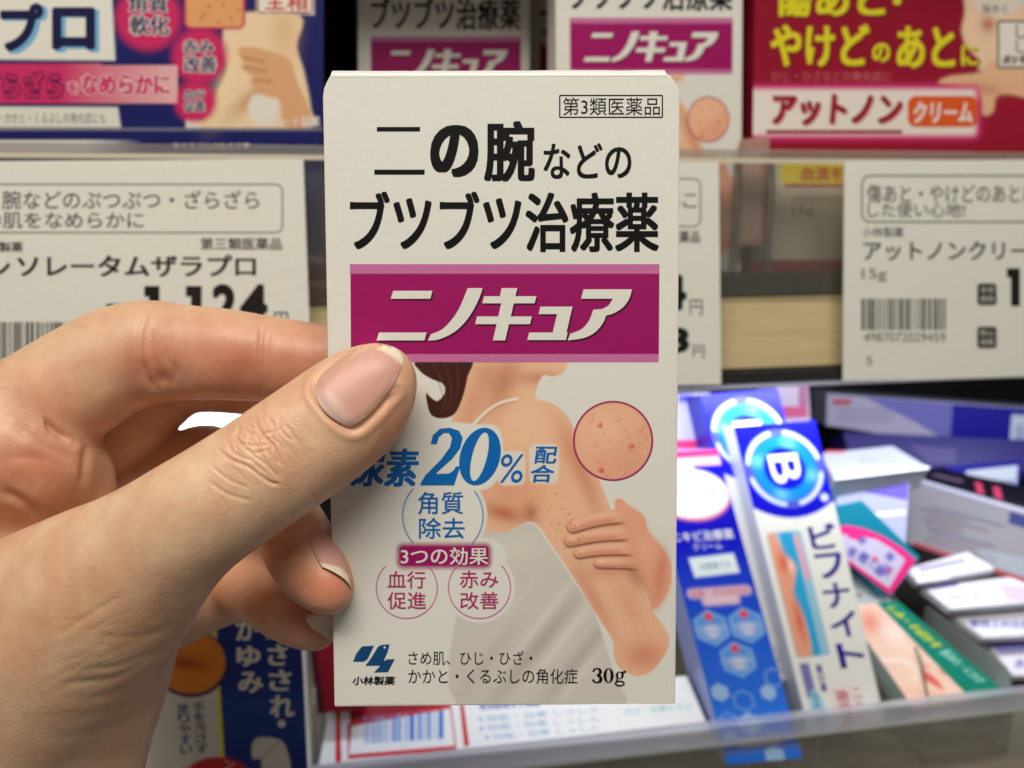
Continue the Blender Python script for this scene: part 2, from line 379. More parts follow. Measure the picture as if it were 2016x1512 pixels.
# --- the woman's picture, banner and lettering of the cream carton (drawn in the held carton's pixels)
SKIN = (240, 190, 158)
HAIRP = [(822, 710), (827, 731), (849, 746), (872, 756), (876, 772), (862, 789), (849, 783), (839, 774), (841, 795), (849, 817), (870, 824), (895, 815), (911, 782), (921, 741), (925, 708)]
BODYP = [(915, 705), (1117, 705), (1117, 716), (1109, 733), (1089, 741), (1068, 740), (1054, 772), (1060, 787), (1089, 795), (1119, 823), (1140, 868), (1170, 924), (1196, 985), (1225, 1060), (1257, 1128), (1277, 1189), (1311, 1240), (1318, 1262), (1308, 1291), (1282, 1322), (1252, 1331), (1221, 1316), (1208, 1291), (1206, 1260), (1170, 1204), (1140, 1154), (1089, 1077), (1048, 1027), (997, 1049), (950, 1052), (880, 1040), (880, 900), (889, 828), (900, 800)]
CAMI = [(940, 1049), (997, 1048), (1046, 1030), (1089, 1085), (1140, 1160), (1172, 1212), (1198, 1290), (1214, 1340), (1212, 1395), (905, 1395), (905, 1180), (930, 1120)]
HANDP = [(1211, 985), (1224, 983), (1241, 998), (1267, 1016), (1277, 1047), (1306, 1082), (1323, 1123), (1313, 1169), (1287, 1200), (1272, 1169), (1252, 1128), (1221, 1123), (1190, 1118), (1176, 1113), (1180, 1104), (1150, 1094), (1136, 1089), (1140, 1078), (1122, 1070), (1117, 1062), (1130, 1052), (1121, 1040), (1126, 1030), (1150, 1017), (1211, 1003)]
def picture(XY, uv):
    p = Paint(XY, PAPER)
    p.poly(BODYP, SKIN, 1.2)
    ins = p.inside(BODYP)
    def g(x, y, rx, ry, rgb, op, rot=0):
        keep = p.c.copy(); p.glow(x, y, rx, ry, rgb, op, rot); p.c = keep * (1 - ins[:, None]) + p.c * ins[:, None]
    g(1120, 880, 20, 60, (214, 140, 106), .5, -24); g(985, 880, 60, 50, (240, 188, 150), .5); g(930, 800, 24, 60, (206, 136, 102), .5, 20); g(1085, 960, 30, 60, (246, 198, 160), .5, -25); g(990, 760, 26, 60, (186, 108, 76), 0.7, 20); g(1060, 745, 50, 14, (188, 108, 80), 0.6); g(960, 740, 25, 30, (205, 135, 98), 0.5)
    g(1030, 850, 60, 70, (248, 205, 168), 0.6); g(1150, 940, 16, 90, (206, 128, 96), 0.6, -22); g(1010, 960, 70, 60, (226, 150, 110), 0.6)
    g(990, 1010, 40, 16, (186, 100, 66), 0.8, 15); g(1045, 1010, 16, 20, (176, 92, 62), 0.7); g(1110, 1030, 22, 90, (240, 190, 150), 0.5, -28)
    g(1170, 1180, 14, 80, (205, 130, 98), 0.55, -30); g(1270, 1290, 40, 30, (214, 124, 96), 0.7); g(1240, 1190, 20, 60, (226, 150, 116), 0.5, -25); g(1200, 1120, 60, 20, (206, 128, 98), 0.5, -10)
    p.poly(CAMI, (211, 205, 197), 1.5)
    ci = p.inside(CAMI)
    def gc(x, y, rx, ry, rgb, op, rot=0):
        keep = p.c.copy(); p.glow(x, y, rx, ry, rgb, op, rot); p.c = keep * (1 - ci[:, None]) + p.c * ci[:, None]
    gc(1010, 1080, 60, 30, (224, 218, 208), 0.6, -10)
    for (x, y, l, o) in ((1060, 1230, 110, 0.7), (1100, 1270, 110, 0.8), (1020, 1180, 70, 0.3), (1140, 1330, 70, 0.6)): gc(x, y, l, 9, (228, 222, 212), o, -52)
    for (x, y, l, o) in ((1080, 1250, 110, 0.6), (1040, 1290, 120, 0.5), (1120, 1320, 80, 0.6), (1170, 1260, 60, 0.5), (960, 1300, 90, 0.35)): gc(x, y, l, 13, (180, 171, 160), o, -52)
    p.line(smooth_poly([(930, 838), (955, 812), (985, 793), (1018, 785)], 5, False), 5, (240, 232, 222), 1.0)
    p.line(smooth_poly([(934, 842), (958, 817), (988, 798), (1018, 790)], 5, False), 1.5, (190, 120, 90), 1.5, 0.7)
    p.poly(HAIRP, (70, 34, 26), 1.2)
    for t in range(7):
        p.line(smooth_poly([(838 + 12 * t, 712), (862 + 8 * t, 750), (872 + 5 * t, 785), (866 + t, 815)], 4, False), 1.6, (116, 64, 48) if t % 2 else (44, 20, 18), 1.2, 0.6)
    p.poly(HANDP, (234, 170, 140), 1.2)
    hi = p.inside(HANDP)
    for q, w in (([(1178, 1107), (1215, 1108), (1256, 1110)], 20), ([(1140, 1086), (1190, 1080), (1262, 1080)], 24), ([(1122, 1062), (1180, 1052), (1256, 1048)], 26), ([(1128, 1034), (1180, 1020), (1236, 1014)], 27)):
        c = smooth_poly(q, 8, False)
        p.line([(x + 1, y + 3.5) for x, y in c], w + 1, (118, 58, 44), 2.0, .85); p.line(c, w - 2, (236, 172, 144), 2.0)
        p.line([(x, y - w * .2) for x, y in c], w * .35, (248, 196, 166), 4, .8); p.line([(x, y + w * .3) for x, y in c[: len(c) * 3 // 4]], w * .2, (206, 128, 98), 3, .6)
        p.disc(c[0][0] + 6, c[0][1] - 2, 6, (248, 200, 178), 2, .7, ry=4.5)
    p.poly([(1222, 1003), (1241, 1000), (1264, 1018), (1276, 1047), (1306, 1082), (1323, 1123), (1313, 1169), (1287, 1200), (1268, 1150), (1250, 1120), (1238, 1085), (1228, 1040)], (234, 168, 140), 9)
    p.poly([(1211, 985), (1224, 983), (1240, 998), (1250, 1010), (1225, 1012), (1212, 1004)], (238, 172, 140), 1.5)
    p.glow(1300, 1130, 12, 50, (206, 120, 94), .6, 8); p.glow(1272, 1080, 16, 30, (244, 186, 156), .5, -20); p.glow(1250, 1135, 14, 30, (150, 84, 62), .5, -30)
    rnd = random.Random(3)
    for _ in range(34):
        t = rnd.random(); x = 1085 + 45 * t + rnd.gauss(0, 12); y = 975 + 100 * t + rnd.gauss(0, 12)
        p.disc(x, y, rnd.uniform(0.8, 1.8), (170, 96, 70), 1.0, 0.7)
    g_ = np.random.RandomState(1).normal(0, .018, len(XY))[:, None]; p.c = np.clip(p.c * (1 + g_ * (np.maximum(ins, p.inside(HANDP))[:, None])), 0, 1)
    # white surrounds of the lettering
    p.poly([(800, 900), (835, 850), (880, 832), (930, 835), (975, 838), (990, 870), (985, 930), (960, 962), (900, 968), (815, 968)], PAPER, 2)
    p.disc(872, 1015, 87, PAPER, 2); p.poly([(775, 1062), (972, 1062), (976, 1122), (775, 1124)], PAPER, 2); p.disc(944, 1156, 70, PAPER, 2); p.disc(801, 1156, 66, PAPER, 2)
    for (x0, y0, x1, y1) in ((980, 888, 1034, 956), (1042, 874, 1100, 952)): p.poly(rr(x0, y0, x1, y1, 12), PAPER, 2.5, 0.85, sm=False)
    # magenta glow lozenge
    d = sdist(XY, rr(784, 1072, 965, 1117, 10)); p.blend(np.clip(1 - (d + 4) / 12, 0, 1), (158, 14, 100))
    return p.c
BRAND = [  # the five slanted katakana of the banner, each a list of outlines (zoomed drawing units)
    [(425, 1152), (613, 1152), (603, 1190), (413, 1190)], [(357, 1352), (585, 1352), (575, 1390), (345, 1390)],
    smooth_poly([(782, 1139), (853, 1139)], 1, False) + smooth_poly([(848, 1160), (820, 1225), (775, 1295), (715, 1352), (640, 1386), (592, 1390)], 4, False) + smooth_poly([(606, 1360), (655, 1340), (698, 1300), (735, 1248), (762, 1190)], 4, False),
    [(945, 1139), (1020, 1139), (1011, 1178), (1112, 1178), (1103, 1212), (1003, 1212), (989, 1275), (1090, 1275), (1081, 1312), (980, 1312), (962, 1390), (903, 1390), (921, 1312), (818, 1312), (827, 1275), (929, 1275), (943, 1212), (852, 1212), (861, 1178), (937, 1178)],
    [(1131, 1228), (1285, 1228), (1256, 1352), (1262, 1352), (1253, 1388), (1068, 1388), (1077, 1352), (1190, 1352), (1211, 1264), (1122, 1264)],
    [(1326, 1190), (1338, 1145)] + smooth_poly([(1570, 1145), (1557, 1190), (1526, 1232), (1482, 1260), (1447, 1270)], 4, False) + smooth_poly([(1443, 1278), (1430, 1308), (1394, 1350), (1340, 1378), (1262, 1390)], 4, False) + smooth_poly([(1274, 1358), (1330, 1335), (1366, 1292), (1384, 1243)], 4, False) + smooth_poly([(1425, 1240), (1458, 1222), (1478, 1190)], 4, False),
]
zx = lambda x, y: (600 + x / 2.438, 100 + y / 2.438)
TWO = [(828, 951), (838, 935), (868, 905), (886, 880), (890, 862), (884, 852), (874, 852), (864, 860), (860, 874), (848, 874), (852, 857), (866, 844), (886, 842), (904, 848), (911, 862), (906, 882), (890, 903), (862, 928), (858, 933), (884, 932), (893, 926), (898, 918), (906, 918), (894, 955), (828, 955)]
def front_print(root, face, fm, nx, ny, small=True):
    mb = MB(); i = Ink(mb, face, fm)
    i.paint([(690, 713), (1322, 713), (1322, 1386), (690, 1386)], nx, ny, picture, 1); mb.build('picture', root)
    mb = MB(); i = Ink(mb, face, fm)
    i.poly([(689, 520), (1298, 520), (1298, 539), (689, 539)], MAGL, 2); i.poly([(690, 539), (1298, 539), (1297, 697), (691, 697)], MAG, 2); i.poly([(691, 697), (1297, 697), (1296, 713), (692, 713)], MAGL, 2)
    for g in BRAND:
        q = [zx(*p) for p in g]; i.poly([(x + 3.0, y + 3.5) for x, y in q], MAGD, 3); i.poly(q, WHITE, 4)
    mb.build('brand_banner', root)
    mb = MB(); i = Ink(mb, face, fm)
    def inset(XY, uv):
        p = Paint(XY, (238, 178, 146)); rnd = random.Random(5)
        p.glow(1190, 845, 60, 50, (246, 196, 164), 0.8); p.glow(1240, 910, 50, 40, (224, 160, 128), 0.6)
        for _ in range(26):
            a = rnd.uniform(0, 6.28); r = 70 * math.sqrt(rnd.random()); x, y = 1207 + r * math.cos(a), 868 + r * math.sin(a)
            p.disc(x, y, rnd.uniform(3.5, 6), (222, 140, 112), 3, 0.6); p.disc(x - 1, y - 2, 2, (252, 220, 200), 1.5, 0.7)
        for (x, y) in ((1181, 837), (1184, 926), (1243, 878)): p.disc(x, y, 5, (206, 70, 62), 2.5, 0.9); p.disc(x - 1, y - 1.5, 1.5, (250, 210, 200), 1, 0.8)
        d = np.hypot(XY[:, 0] - 1207, XY[:, 1] - 868); p.blend(np.clip((d - 74) / 1.6, 0, 1), (158, 14, 100))
        return p.c
    n = max(16, nx // 4); v = []
    A = np.linspace(0, 2 * math.pi, 72, endpoint=False); R = np.linspace(0, 79, 34)
    pts = np.array([(1207 + r * math.cos(a), 868 + r * math.sin(a)) for r in R for a in A]); c = inset(pts, None)
    mb.add([i.P(x, y, 2) for x, y in pts], [(j * 72 + a, j * 72 + (a + 1) % 72, (j + 1) * 72 + (a + 1) % 72, (j + 1) * 72 + a) for j in range(33) for a in range(72)], colmat(), [tuple(q) for q in c])
    mb.build('skin_inset', root)
    mb = MB(); i = Ink(mb, face, fm)
    i.frame(1102, 188, 1304, 231, 1, 2.6, BLACK); i.text('第3類医薬品', 1108, 192, 1299, 227, BLACK)
    i.rect(742, 250, 827, 259, BLACK); i.rect(737, 334, 836, 344, BLACK)
    i.text('の', 847, 246, 942, 349, BLACK, bold=0.036); i.text('腕', 953, 238, 1053, 358, BLACK, bold=0.026); i.text('などの', 1070, 282, 1243, 352, BLACK, bold=0.014)
    i.text('ブツブツ治療薬', 689, 377, 1297, 496, BLACK, bold=0.02)
    i.text('尿素', 690, 883, 825, 958, BLUE, bold=0.026, shear=0.18)
    hal = mat((214, 224, 224))
    i.poly(TWO, BLUE, 4)
    o = [(945 + 40 * math.cos(t) * (1 if True else 0) + -9 * math.sin(t), 898.5 + 56.5 * math.sin(t)) for t in np.linspace(0, 2 * math.pi, 48)]
    n_ = [(944 + 15 * math.cos(t) + -11 * math.sin(t), 898.5 + 48 * math.sin(t)) for t in np.linspace(0, 2 * math.pi, 48)]
    i.strip(o, n_, BLUE, 4)
    i.text('%', 984, 894, 1031, 950, BLUE, 4, bold=0.0, shear=0.15); i.text('配', 1052, 879, 1097, 912, BLUE, 4, bold=0.014, shear=0.12); i.text('合', 1045, 915, 1091, 949, BLUE, 4, bold=0.014, shear=0.12)
    rb = mat((128, 164, 200)); i.ring(872, 1015, 79, 3, rb, 4, -38, 44); i.ring(872, 1015, 79, 3, rb, 4, 138, 222)
    i.text('角質', 823, 968, 912, 1012, BLUE, 4, bold=0.006); i.text('除去', 825, 1019, 915, 1060, BLUE, 4, bold=0.006)
    rm = mat((206, 120, 166)); i.ring(801, 1157, 60, 2.2, rm, 4, -45, 225); i.ring(944, 1156, 61, 2.2, rm, 4, -45, 225)
    i.text('3つの効果', 789, 1077, 961, 1112, WHITE, 4, bold=0.01)
    for b, x0, y0, x1, y1 in (('血行', 763, 1124, 838, 1158), ('促進', 763, 1165, 839, 1199), ('赤み', 905, 1123, 981, 1157), ('改善', 906, 1165, 981, 1199)): i.text(b, x0, y0, x1, y1, mat((176, 40, 110)), 4, bold=0.004)
    if small:
        i.text('小林製薬', 694, 1331, 778, 1348, BLACK, 4, bold=0.02, shear=0.1); i.text('さめ肌、ひじ・ひざ・', 804, 1281, 1048, 1309, BLACK, 4); i.text('かかと・くるぶしの角化症', 804, 1316, 1137, 1346, BLACK, 4)
        el = lambda x, y, rx, ry: [(x + rx * math.cos(t), y + ry * math.sin(t)) for t in np.linspace(0, 2 * math.pi, 33)]
        c3 = lambda q: [tuple(a) for a in np.array([[np.interp(t, range(len(q)), [w[j] for w in q]) for j in range(3)] for t in np.linspace(0, len(q) - 1, 5 * len(q))])]
        i.vstroke(c3([(1168, 1322, 5), (1170, 1317, 3), (1176, 1315.5, 2.5), (1181, 1318, 5), (1182, 1322, 6), (1181, 1326, 5), (1175, 1329, 2.5)]), BLACK, 4); i.vstroke(c3([(1175, 1329, 2.5), (1181, 1331, 5), (1183, 1336, 6.5), (1182, 1340, 6), (1176, 1343.5, 2.5), (1170, 1342, 3), (1167, 1337, 5)]), BLACK, 5)
        i.strip(el(1198, 1329.5, 10, 14.5), el(1198, 1329.5, 4, 13), BLACK, 4); i.strip(el(1220, 1329, 8, 7.5), el(1220, 1329, 3.2, 6), BLACK, 4); i.strip(el(1220, 1345, 10, 6), el(1220, 1345, 7, 3), BLACK, 5)
        i.line([(1225, 1324), (1232, 1321)], 4, BLACK, 5); i.line([(1215, 1335), (1214, 1341)], 3.5, BLACK, 5)
    mb.build('lettering', root)
    if small:
        mb = MB(); i = Ink(mb, face, fm); lp = lambda q: [(600 + x / 1.964, 680 + y / 1.964) for x, y in q]
        LB = mat((16, 72, 124))
        for q in ([(222, 1163), (268, 1160), (243, 1212), (228, 1222), (187, 1222), (200, 1190)], [(283, 1165), (298, 1157), (328, 1155), (322, 1180), (298, 1237), (235, 1238), (262, 1200)], [(304, 1222), (318, 1213), (348, 1212), (322, 1262), (268, 1264), (290, 1240)]):
            i.poly(lp(q), LB, 4)
        i.disc(600 + 309 / 1.964, 680 + 1167 / 1.964, 2.2, 2.2, WHITE, 5); mb.build('maker_logo', root)

# held carton -------------------------------------------------------
TLp, TRp, BRp, BLp = unproj(635, 135, .1736), unproj(1339, 133, .1736), unproj(1330, 1386, .1819), unproj(658, 1392, .1819)
un = (TRp - TLp).normalized(); vn = (BLp - TLp).normalized(); nn = un.cross(vn).normalized()
if nn.dot(cz) > 0: nn = -nn
hf = Face((TLp + TRp + BRp + BLp) / 4, nn)
THICK = 0.014
out_px = [(650, 147), (1314, 145), (1322, 150), (1331, 163), (1339, 182), (1337, 500), (1330, 1386), (658, 1392), (645, 700), (635, 190), (637, 174), (642, 162)]
held = empty('medicine_carton', hf.o - nn * THICK / 2, 'white carton with magenta banner held up in front by the hand', 'carton')
mb = MB(); A = [hf.hit(*p) for p in out_px]; n = len(A); B = [a - nn * THICK for a in A]
mb.add(A + B, [tuple(range(n)), tuple(range(2 * n - 1, n - 1, -1))] + [(i, (i + 1) % n, n + (i + 1) % n, n + i) for i in range(n)], mat(PAPER, 0.40, 0.4, 0.12))
mb.build('carton_body', held, bevel=0.0004)
rr_ = 0.0011; vs, fs = [], []; NX = 40
rng_ = np.random.RandomState(4); wob = np.cumsum(rng_.normal(0, 1, NX)); wob = (wob - np.linspace(wob[0], wob[-1], NX)) * 0.000018
for i_ in range(NX):
    L = hf.hit(650 + (1313 - 650) * i_ / (NX - 1), 152 - 2 * i_ / (NX - 1)) + nn * 0.00003
    for k_ in range(9):
        a_ = math.pi / 2 * min(k_, 7) / 7
        q_ = L - vn * ((rr_ + .0004) * math.sin(a_)) + un * (0.0004 * (1 - 2 * i_ / (NX - 1)) * math.sin(a_)) - nn * (rr_ * (1 - math.cos(a_))) + (nn - vn) * (wob[i_] * math.sin(a_) ** 2)
        if k_ == 8: q_ = q_ - nn * (THICK - rr_)
        vs.append(q_)
fs = [(i_ * 9 + k_, (i_ + 1) * 9 + k_, (i_ + 1) * 9 + k_ + 1, i_ * 9 + k_ + 1) for i_ in range(NX - 1) for k_ in range(8)]
mb = MB(); mb.add(vs, fs, mat(PAPER, 0.25, 0.6, 0.25)); mb.build('tuck_flap', held, smooth=True)
front_print(held, hf, ident, 317, 337)

# cartons on the upper shelf ---------------------------------------
NG = 'white cartons with magenta banner on the upper shelf'
for (label, d, x0, sx, y0, sy) in (
        ('white carton with magenta banner standing beside the crimson carton', D_BOX, 1122, 0.527, 35, 0.575),
        ('white carton with magenta banner set back in shade beside the navy carton', 0.352, 730, 0.486, 72, 0.535),
        ('white carton with magenta banner deepest in shade, mostly hidden between its two neighbours', 0.372, 1062, 0.46, 84, 0.50)):
    fm = (lambda x0, sx, y0, sy: (lambda x, y: (x0 + (x - 690) * sx, y0 + (y - 520) * sy)))(x0, sx, y0, sy)
    f = sface(x0 + 150, y0 + 100, d)
    q = [fm(636, 135), fm(1338, 135), fm(1330, 1390), fm(640, 1390)]
    r = carton(q, f, 0.014, label, mat(PAPER, 0.4, 0.4), group=NG)
    front_print(r, f, fm, 120, 120, False)

# navy carton
NV = (20, 24, 98)
def navy_front(i):
    def fn(XY, uv):
        p = Paint(XY, NV); M = (196, 30, 96)
        for a in range(3): pass
        p.poly([(445, 40), (470, 25), (590, 30), (584, 90), (598, 140), (612, 215), (606, 252), (398, 252), (412, 222), (428, 180), (446, 135), (438, 90)], (240, 212, 176), 3)
        p.glow(500, 190, 60, 16, (190, 124, 66), 0.7, -40); p.glow(440, 170, 18, 60, (246, 222, 170), 0.6, 20); p.glow(560, 60, 26, 50, (214, 164, 104), .5)
        p.poly([(468, 98), (490, 92), (530, 100), (570, 118), (585, 160), (612, 225), (600, 250), (560, 246), (548, 195), (520, 190), (492, 160), (500, 155), (474, 132), (480, 125)], (222, 168, 126), 3)
        for a in ([(478, 112), (520, 122)], [(480, 132), (524, 140)], [(498, 158), (535, 160)]): p.line(a, 4, (150, 92, 52), 3, 0.6)
        p.poly([(500, 186), (530, 192), (550, 206), (536, 244), (500, 242), (488, 214)], (232, 226, 216), 4)
        p.poly([(366, 236), (394, 236), (396, 252), (366, 252)], (232, 226, 216), 2, sm=False)
        for (x, y, r) in ((292, 35, 64), (393, 110, 54), (385, 200, 40)): p.disc(x, y, r, (206, 36, 100), 9)
        d = sdist(XY, rr(362, -60, 483, 58, 14)); p.blend(np.clip(0.5 - d / 3, 0, 1), (196, 40, 90)); p.blend(np.clip(0.5 - (d + 5) / 3, 0, 1), (228, 164, 110))
        for (x, y) in ((412, 14), (440, 10), (396, 36), (430, 44), (455, 36), (402, 28), (470, 20)): p.disc(x, y, 3, (176, 110, 76), 2)
        p.poly([(505, -30), (618, -30), (618, 29), (505, 26)], (236, 228, 216), 2, sm=False)
        x = XY[:, 0]; y = XY[:, 1]
        st = (y > 126 + x * 0.004) & (y < 204) & (x < 350); a = np.clip(1 - (x - 120) / 300, 0, 1)
        pale = np.array(srgb((240, 200, 200))); hot = np.array(srgb((206, 46, 104)))
        p.c[st] = hot * a[st][:, None] + pale * (1 - a[st][:, None])
        for (xx, yy, r) in ((393, 110, 46), (385, 200, 36)): p.disc(xx, yy, r, (206, 36, 100), 5)
        p.poly([(-400, -200), (210, -200), (227, 119), (-400, 114)], (232, 230, 222), 1.5, sm=False)
        p.poly([(-400, 208), (232, 211), (238, 251), (-400, 250)], (226, 224, 216), 1.5, sm=False)
        p.poly([(-400, 252), (640, 252), (640, 257), (-400, 257)], (120, 120, 140), 1, sm=False)
        band = (y > 277) & (y < 300); b = np.clip(1 - (x - 170) / 110, 0, 1) * band
        p.blend(b, (228, 220, 222)); 
        p.poly([(-400, 305), (640, 305), (640, 560), (-400, 560)], (30, 32, 84), 2, sm=False)
        return p.c
    i.paint([(-110, -150), (637, -150), (634, 545), (-110, 545)], 250, 232, fn, 1)
def navy_text(i):
    LB = mat((120, 180, 224)); NVm = mat((18, 20, 70)); RD = mat((204, 44, 50)); Wm = mat((236, 226, 226)); HM = mat((206, 40, 100))
    for b, x0, y0, x1, y1 in (('プ', 0, 6, 86, 102), ('ロ', 102, 14, 188, 98)):
        i.text(b, x0 + 7, y0 + 5, x1 + 8, y1 + 5, LB, 2, bold=0.045); i.text(b, x0, y0, x1, y1, NVm, 3, bold=0.05)
    i.outlined('ざらざら', -36, 142, 123, 192, HM, NVm, 2, 0.035, 0.06); i.outlined('を', 133, 160, 155, 184, HM, Wm, 2); i.outlined('なめらかに', 160, 146, 335, 186, HM, Wm, 2, 0.04, 0.05)
    i.text('・かかと・くるぶしの角化症にも', 0, 222, 208, 243, mat((96, 96, 92)), 2)
    for b, x0, y0, x1, y1 in (('角質', 253, -10, 331, 24), ('軟化', 256, 30, 333, 69), ('赤み', 360, 78, 421, 106), ('改善', 362, 110, 426, 143), ('血行', 362, 177, 404, 195), ('促進', 362, 199, 404, 220)): i.outlined(b, x0, y0, x1, y1, NVm, Wm, 2, 0.02, 0.06)
    i.frame(508, -30, 614, 25, 4, 4, RD); i.text('全箱', 520, -24, 606, 20, RD, 3, bold=0.01)
    i.text('ロート製薬', 537, 229, 630, 249, Wm, 2, bold=0.01); i.text('▼ザラプロの効き方▼', 340, 281, 492, 295, Wm, 2)
fn_ = sface(400, 200, D_BOX)
carton([(-110, -150), (637, -150), (634, 545), (-110, 545)], fn_, 0.03, 'large navy carton with pink stripe and a bent arm picture', mat(NV), navy_front, letter=navy_text)

# crimson carton
CR = (146, 16, 44)
def crim_front(i):
    def fn(XY, uv):
        p = Paint(XY, CR); x, y = XY[:, 0], XY[:, 1]
        p.glow(1800, 230, 400, 90, (176, 24, 60), .5)
        p.poly([(1905, -80), (1900, 20), (1893, 60), (1905, 95), (1930, 120), (1938, 140), (2100, 140), (2100, -80)], (240, 206, 176), 3)
        p.poly([(1915, -80), (1916, 0), (1960, 34), (2020, 10), (2100, -10), (2100, -80)], (232, 222, 212), 4)
        p.glow(1945, 48, 14, 16, (176, 92, 60), 0.8)
        p.poly([(1848, 164), (1870, 150), (1930, 142), (1950, 120), (2000, 130), (2040, 150), (2140, 200), (2100, 230), (2016, 192), (1965, 188), (1955, 220), (1935, 226), (1930, 190), (1900, 170)], (234, 186, 150), 2.5)
        p.glow(1940, 175, 40, 12, (200, 120, 90), .5, 10)
        d = sdist(XY, rr(1440, 172, 1925, 270, 12)); p.blend(np.clip(1 - (d + 2) / 14, 0, 1), (226, 60, 140)); p.blend(np.clip(0.5 - (d + 4) / 10, 0, 1), (238, 228, 222))
        p.poly([(1400, 318), (2200, 318), (2200, 512), (1400, 512)], (206, 196, 178), 2, sm=False)
        p.poly(rr(1536, 322, 1760, 362, 10), (236, 214, 60), 2, sm=False); p.poly([(1545, 362), (1760, 362), (1760, 369), (1545, 369)], (186, 60, 50), 1.5, sm=False)
        p.poly([(1560, 384), (1760, 384), (1760, 400), (1560, 400)], (176, 164, 148), 3, sm=False)
        return p.c
    i.paint([(1488, -150), (2140, -150), (2130, 536), (1478, 536)], 230, 240, fn, 1)
def crim_text(i):
    Y = mat((226, 214, 40)); K = mat((60, 30, 10)); R = mat((150, 18, 46)); Wm = mat((238, 228, 222)); PK = mat((206, 110, 120))
    for b, x0, y0, x1, y1 in (('傷', 1522, -50, 1598, 33), ('あと', 1606, -44, 1742, 32), ('・', 1758, -6, 1774, 10), ('やけど', 1517, 48, 1712, 131), ('の', 1717, 85, 1752, 122), ('あと', 1765, 52, 1880, 134), ('に', 1892, 88, 1925, 130)):
        i.text(b, x0 + 2, y0 + 2, x1 + 2, y1 + 2, K, 2, bold=0.03); i.text(b, x0, y0, x1, y1, Y, 3, bold=0.03)
    i.text('ひじ・ひざなどの角化症に', 1520, 140, 1755, 160, PK, 2)
    i.text('アットノン', 1523, 189, 1779, 249, PK, 2, bold=0.035, shear=0.12); i.text('アットノン', 1520, 185, 1776, 246, R, 3, bold=0.035, shear=0.12); i.rect(1508, 256, 1776, 263, R, 3)
    i.rrect(1787, 189, 1925, 250, 16, mat((226, 92, 40)), 3); i.text('クリーム', 1798, 200, 1914, 242, Wm, 4, bold=0.035, shear=0.1)
    i.frame(1965, 42, 2200, 133, 3, 4, mat((70, 84, 78)), 2); i.rect(1967, 44, 2200, 131, Wm, 1.5)
    i.text('しみ', 2000, 48, 2060, 76, K, 3); i.text('しわ', 2000, 80, 2060, 104, K, 3); i.text('お得', 1973, 108, 2040, 126, K, 3, bold=0.02)
    i.text('傷あと', 1932, 8, 1985, 26, mat((90, 80, 76)), 2)
    i.text('血流をさ', 1575, 328, 1690, 356, mat((196, 84, 40)), 2, bold=0.03); i.text('15g', 1560, 405, 1602, 428, mat((96, 90, 82)), 2)
fc = sface(1700, 200, D_BOX)
carton([(1488, -150), (2140, -150), (2130, 536), (1478, 536)], fc, 0.03, 'crimson carton with yellow lettering standing at the end of the upper shelf', mat(CR), crim_front, letter=crim_text)

carton([(1464, 274), (1516, 271), (1514, 482), (1452, 486)], sface(1490, 380, 0.316), 0.004, 'narrow dull pink carton squeezed low between the upper white and crimson cartons', mat((176, 132, 124), .4), lambda i: i.poly([(1466, 300), (1500, 298), (1496, 470), (1458, 474)], mat((190, 160, 146)), 1))
def divider(prof, u, loc, lab, group, face=None):
    n = len(prof); A = [shelf(u - 0.0005, d, z) for d, z in prof]; B = [shelf(u + 0.0005, d, z) for d, z in prof]
    root = empty('shelf_divider', loc, lab, 'divider', group)
    mb = MB(); mb.add(A + B, [tuple(range(n)), tuple(range(2 * n - 1, n - 1, -1))], face or clear('divider_face', milk=0.08, gloss=0.05, milkcol=(0.5, 0.52, 0.5))); mb.build('plate', root)
    mb = MB(); mb.add(A + B, [(i, (i + 1) % n, n + (i + 1) % n, n + i) for i in range(n)], mat((96, 100, 98), 0.25, 0.6)); mb.build('plate_edge', root)
for px, lab in ((1456, 'clear divider plate left of the narrow dull pink carton'), (1523, 'clear divider plate right of the narrow dull pink carton')):
    u = ut(px, 0.310, 400); zb = z_base1 + 0.0005
    divider([(0.3105, zb), (0.3105, zb + 0.030), (0.3125, zb + 0.040), (0.3155, zb + 0.042), (0.3155, zb)], u, shelf(u, 0.312, zb), lab, 'clear dividers in the upper bin')
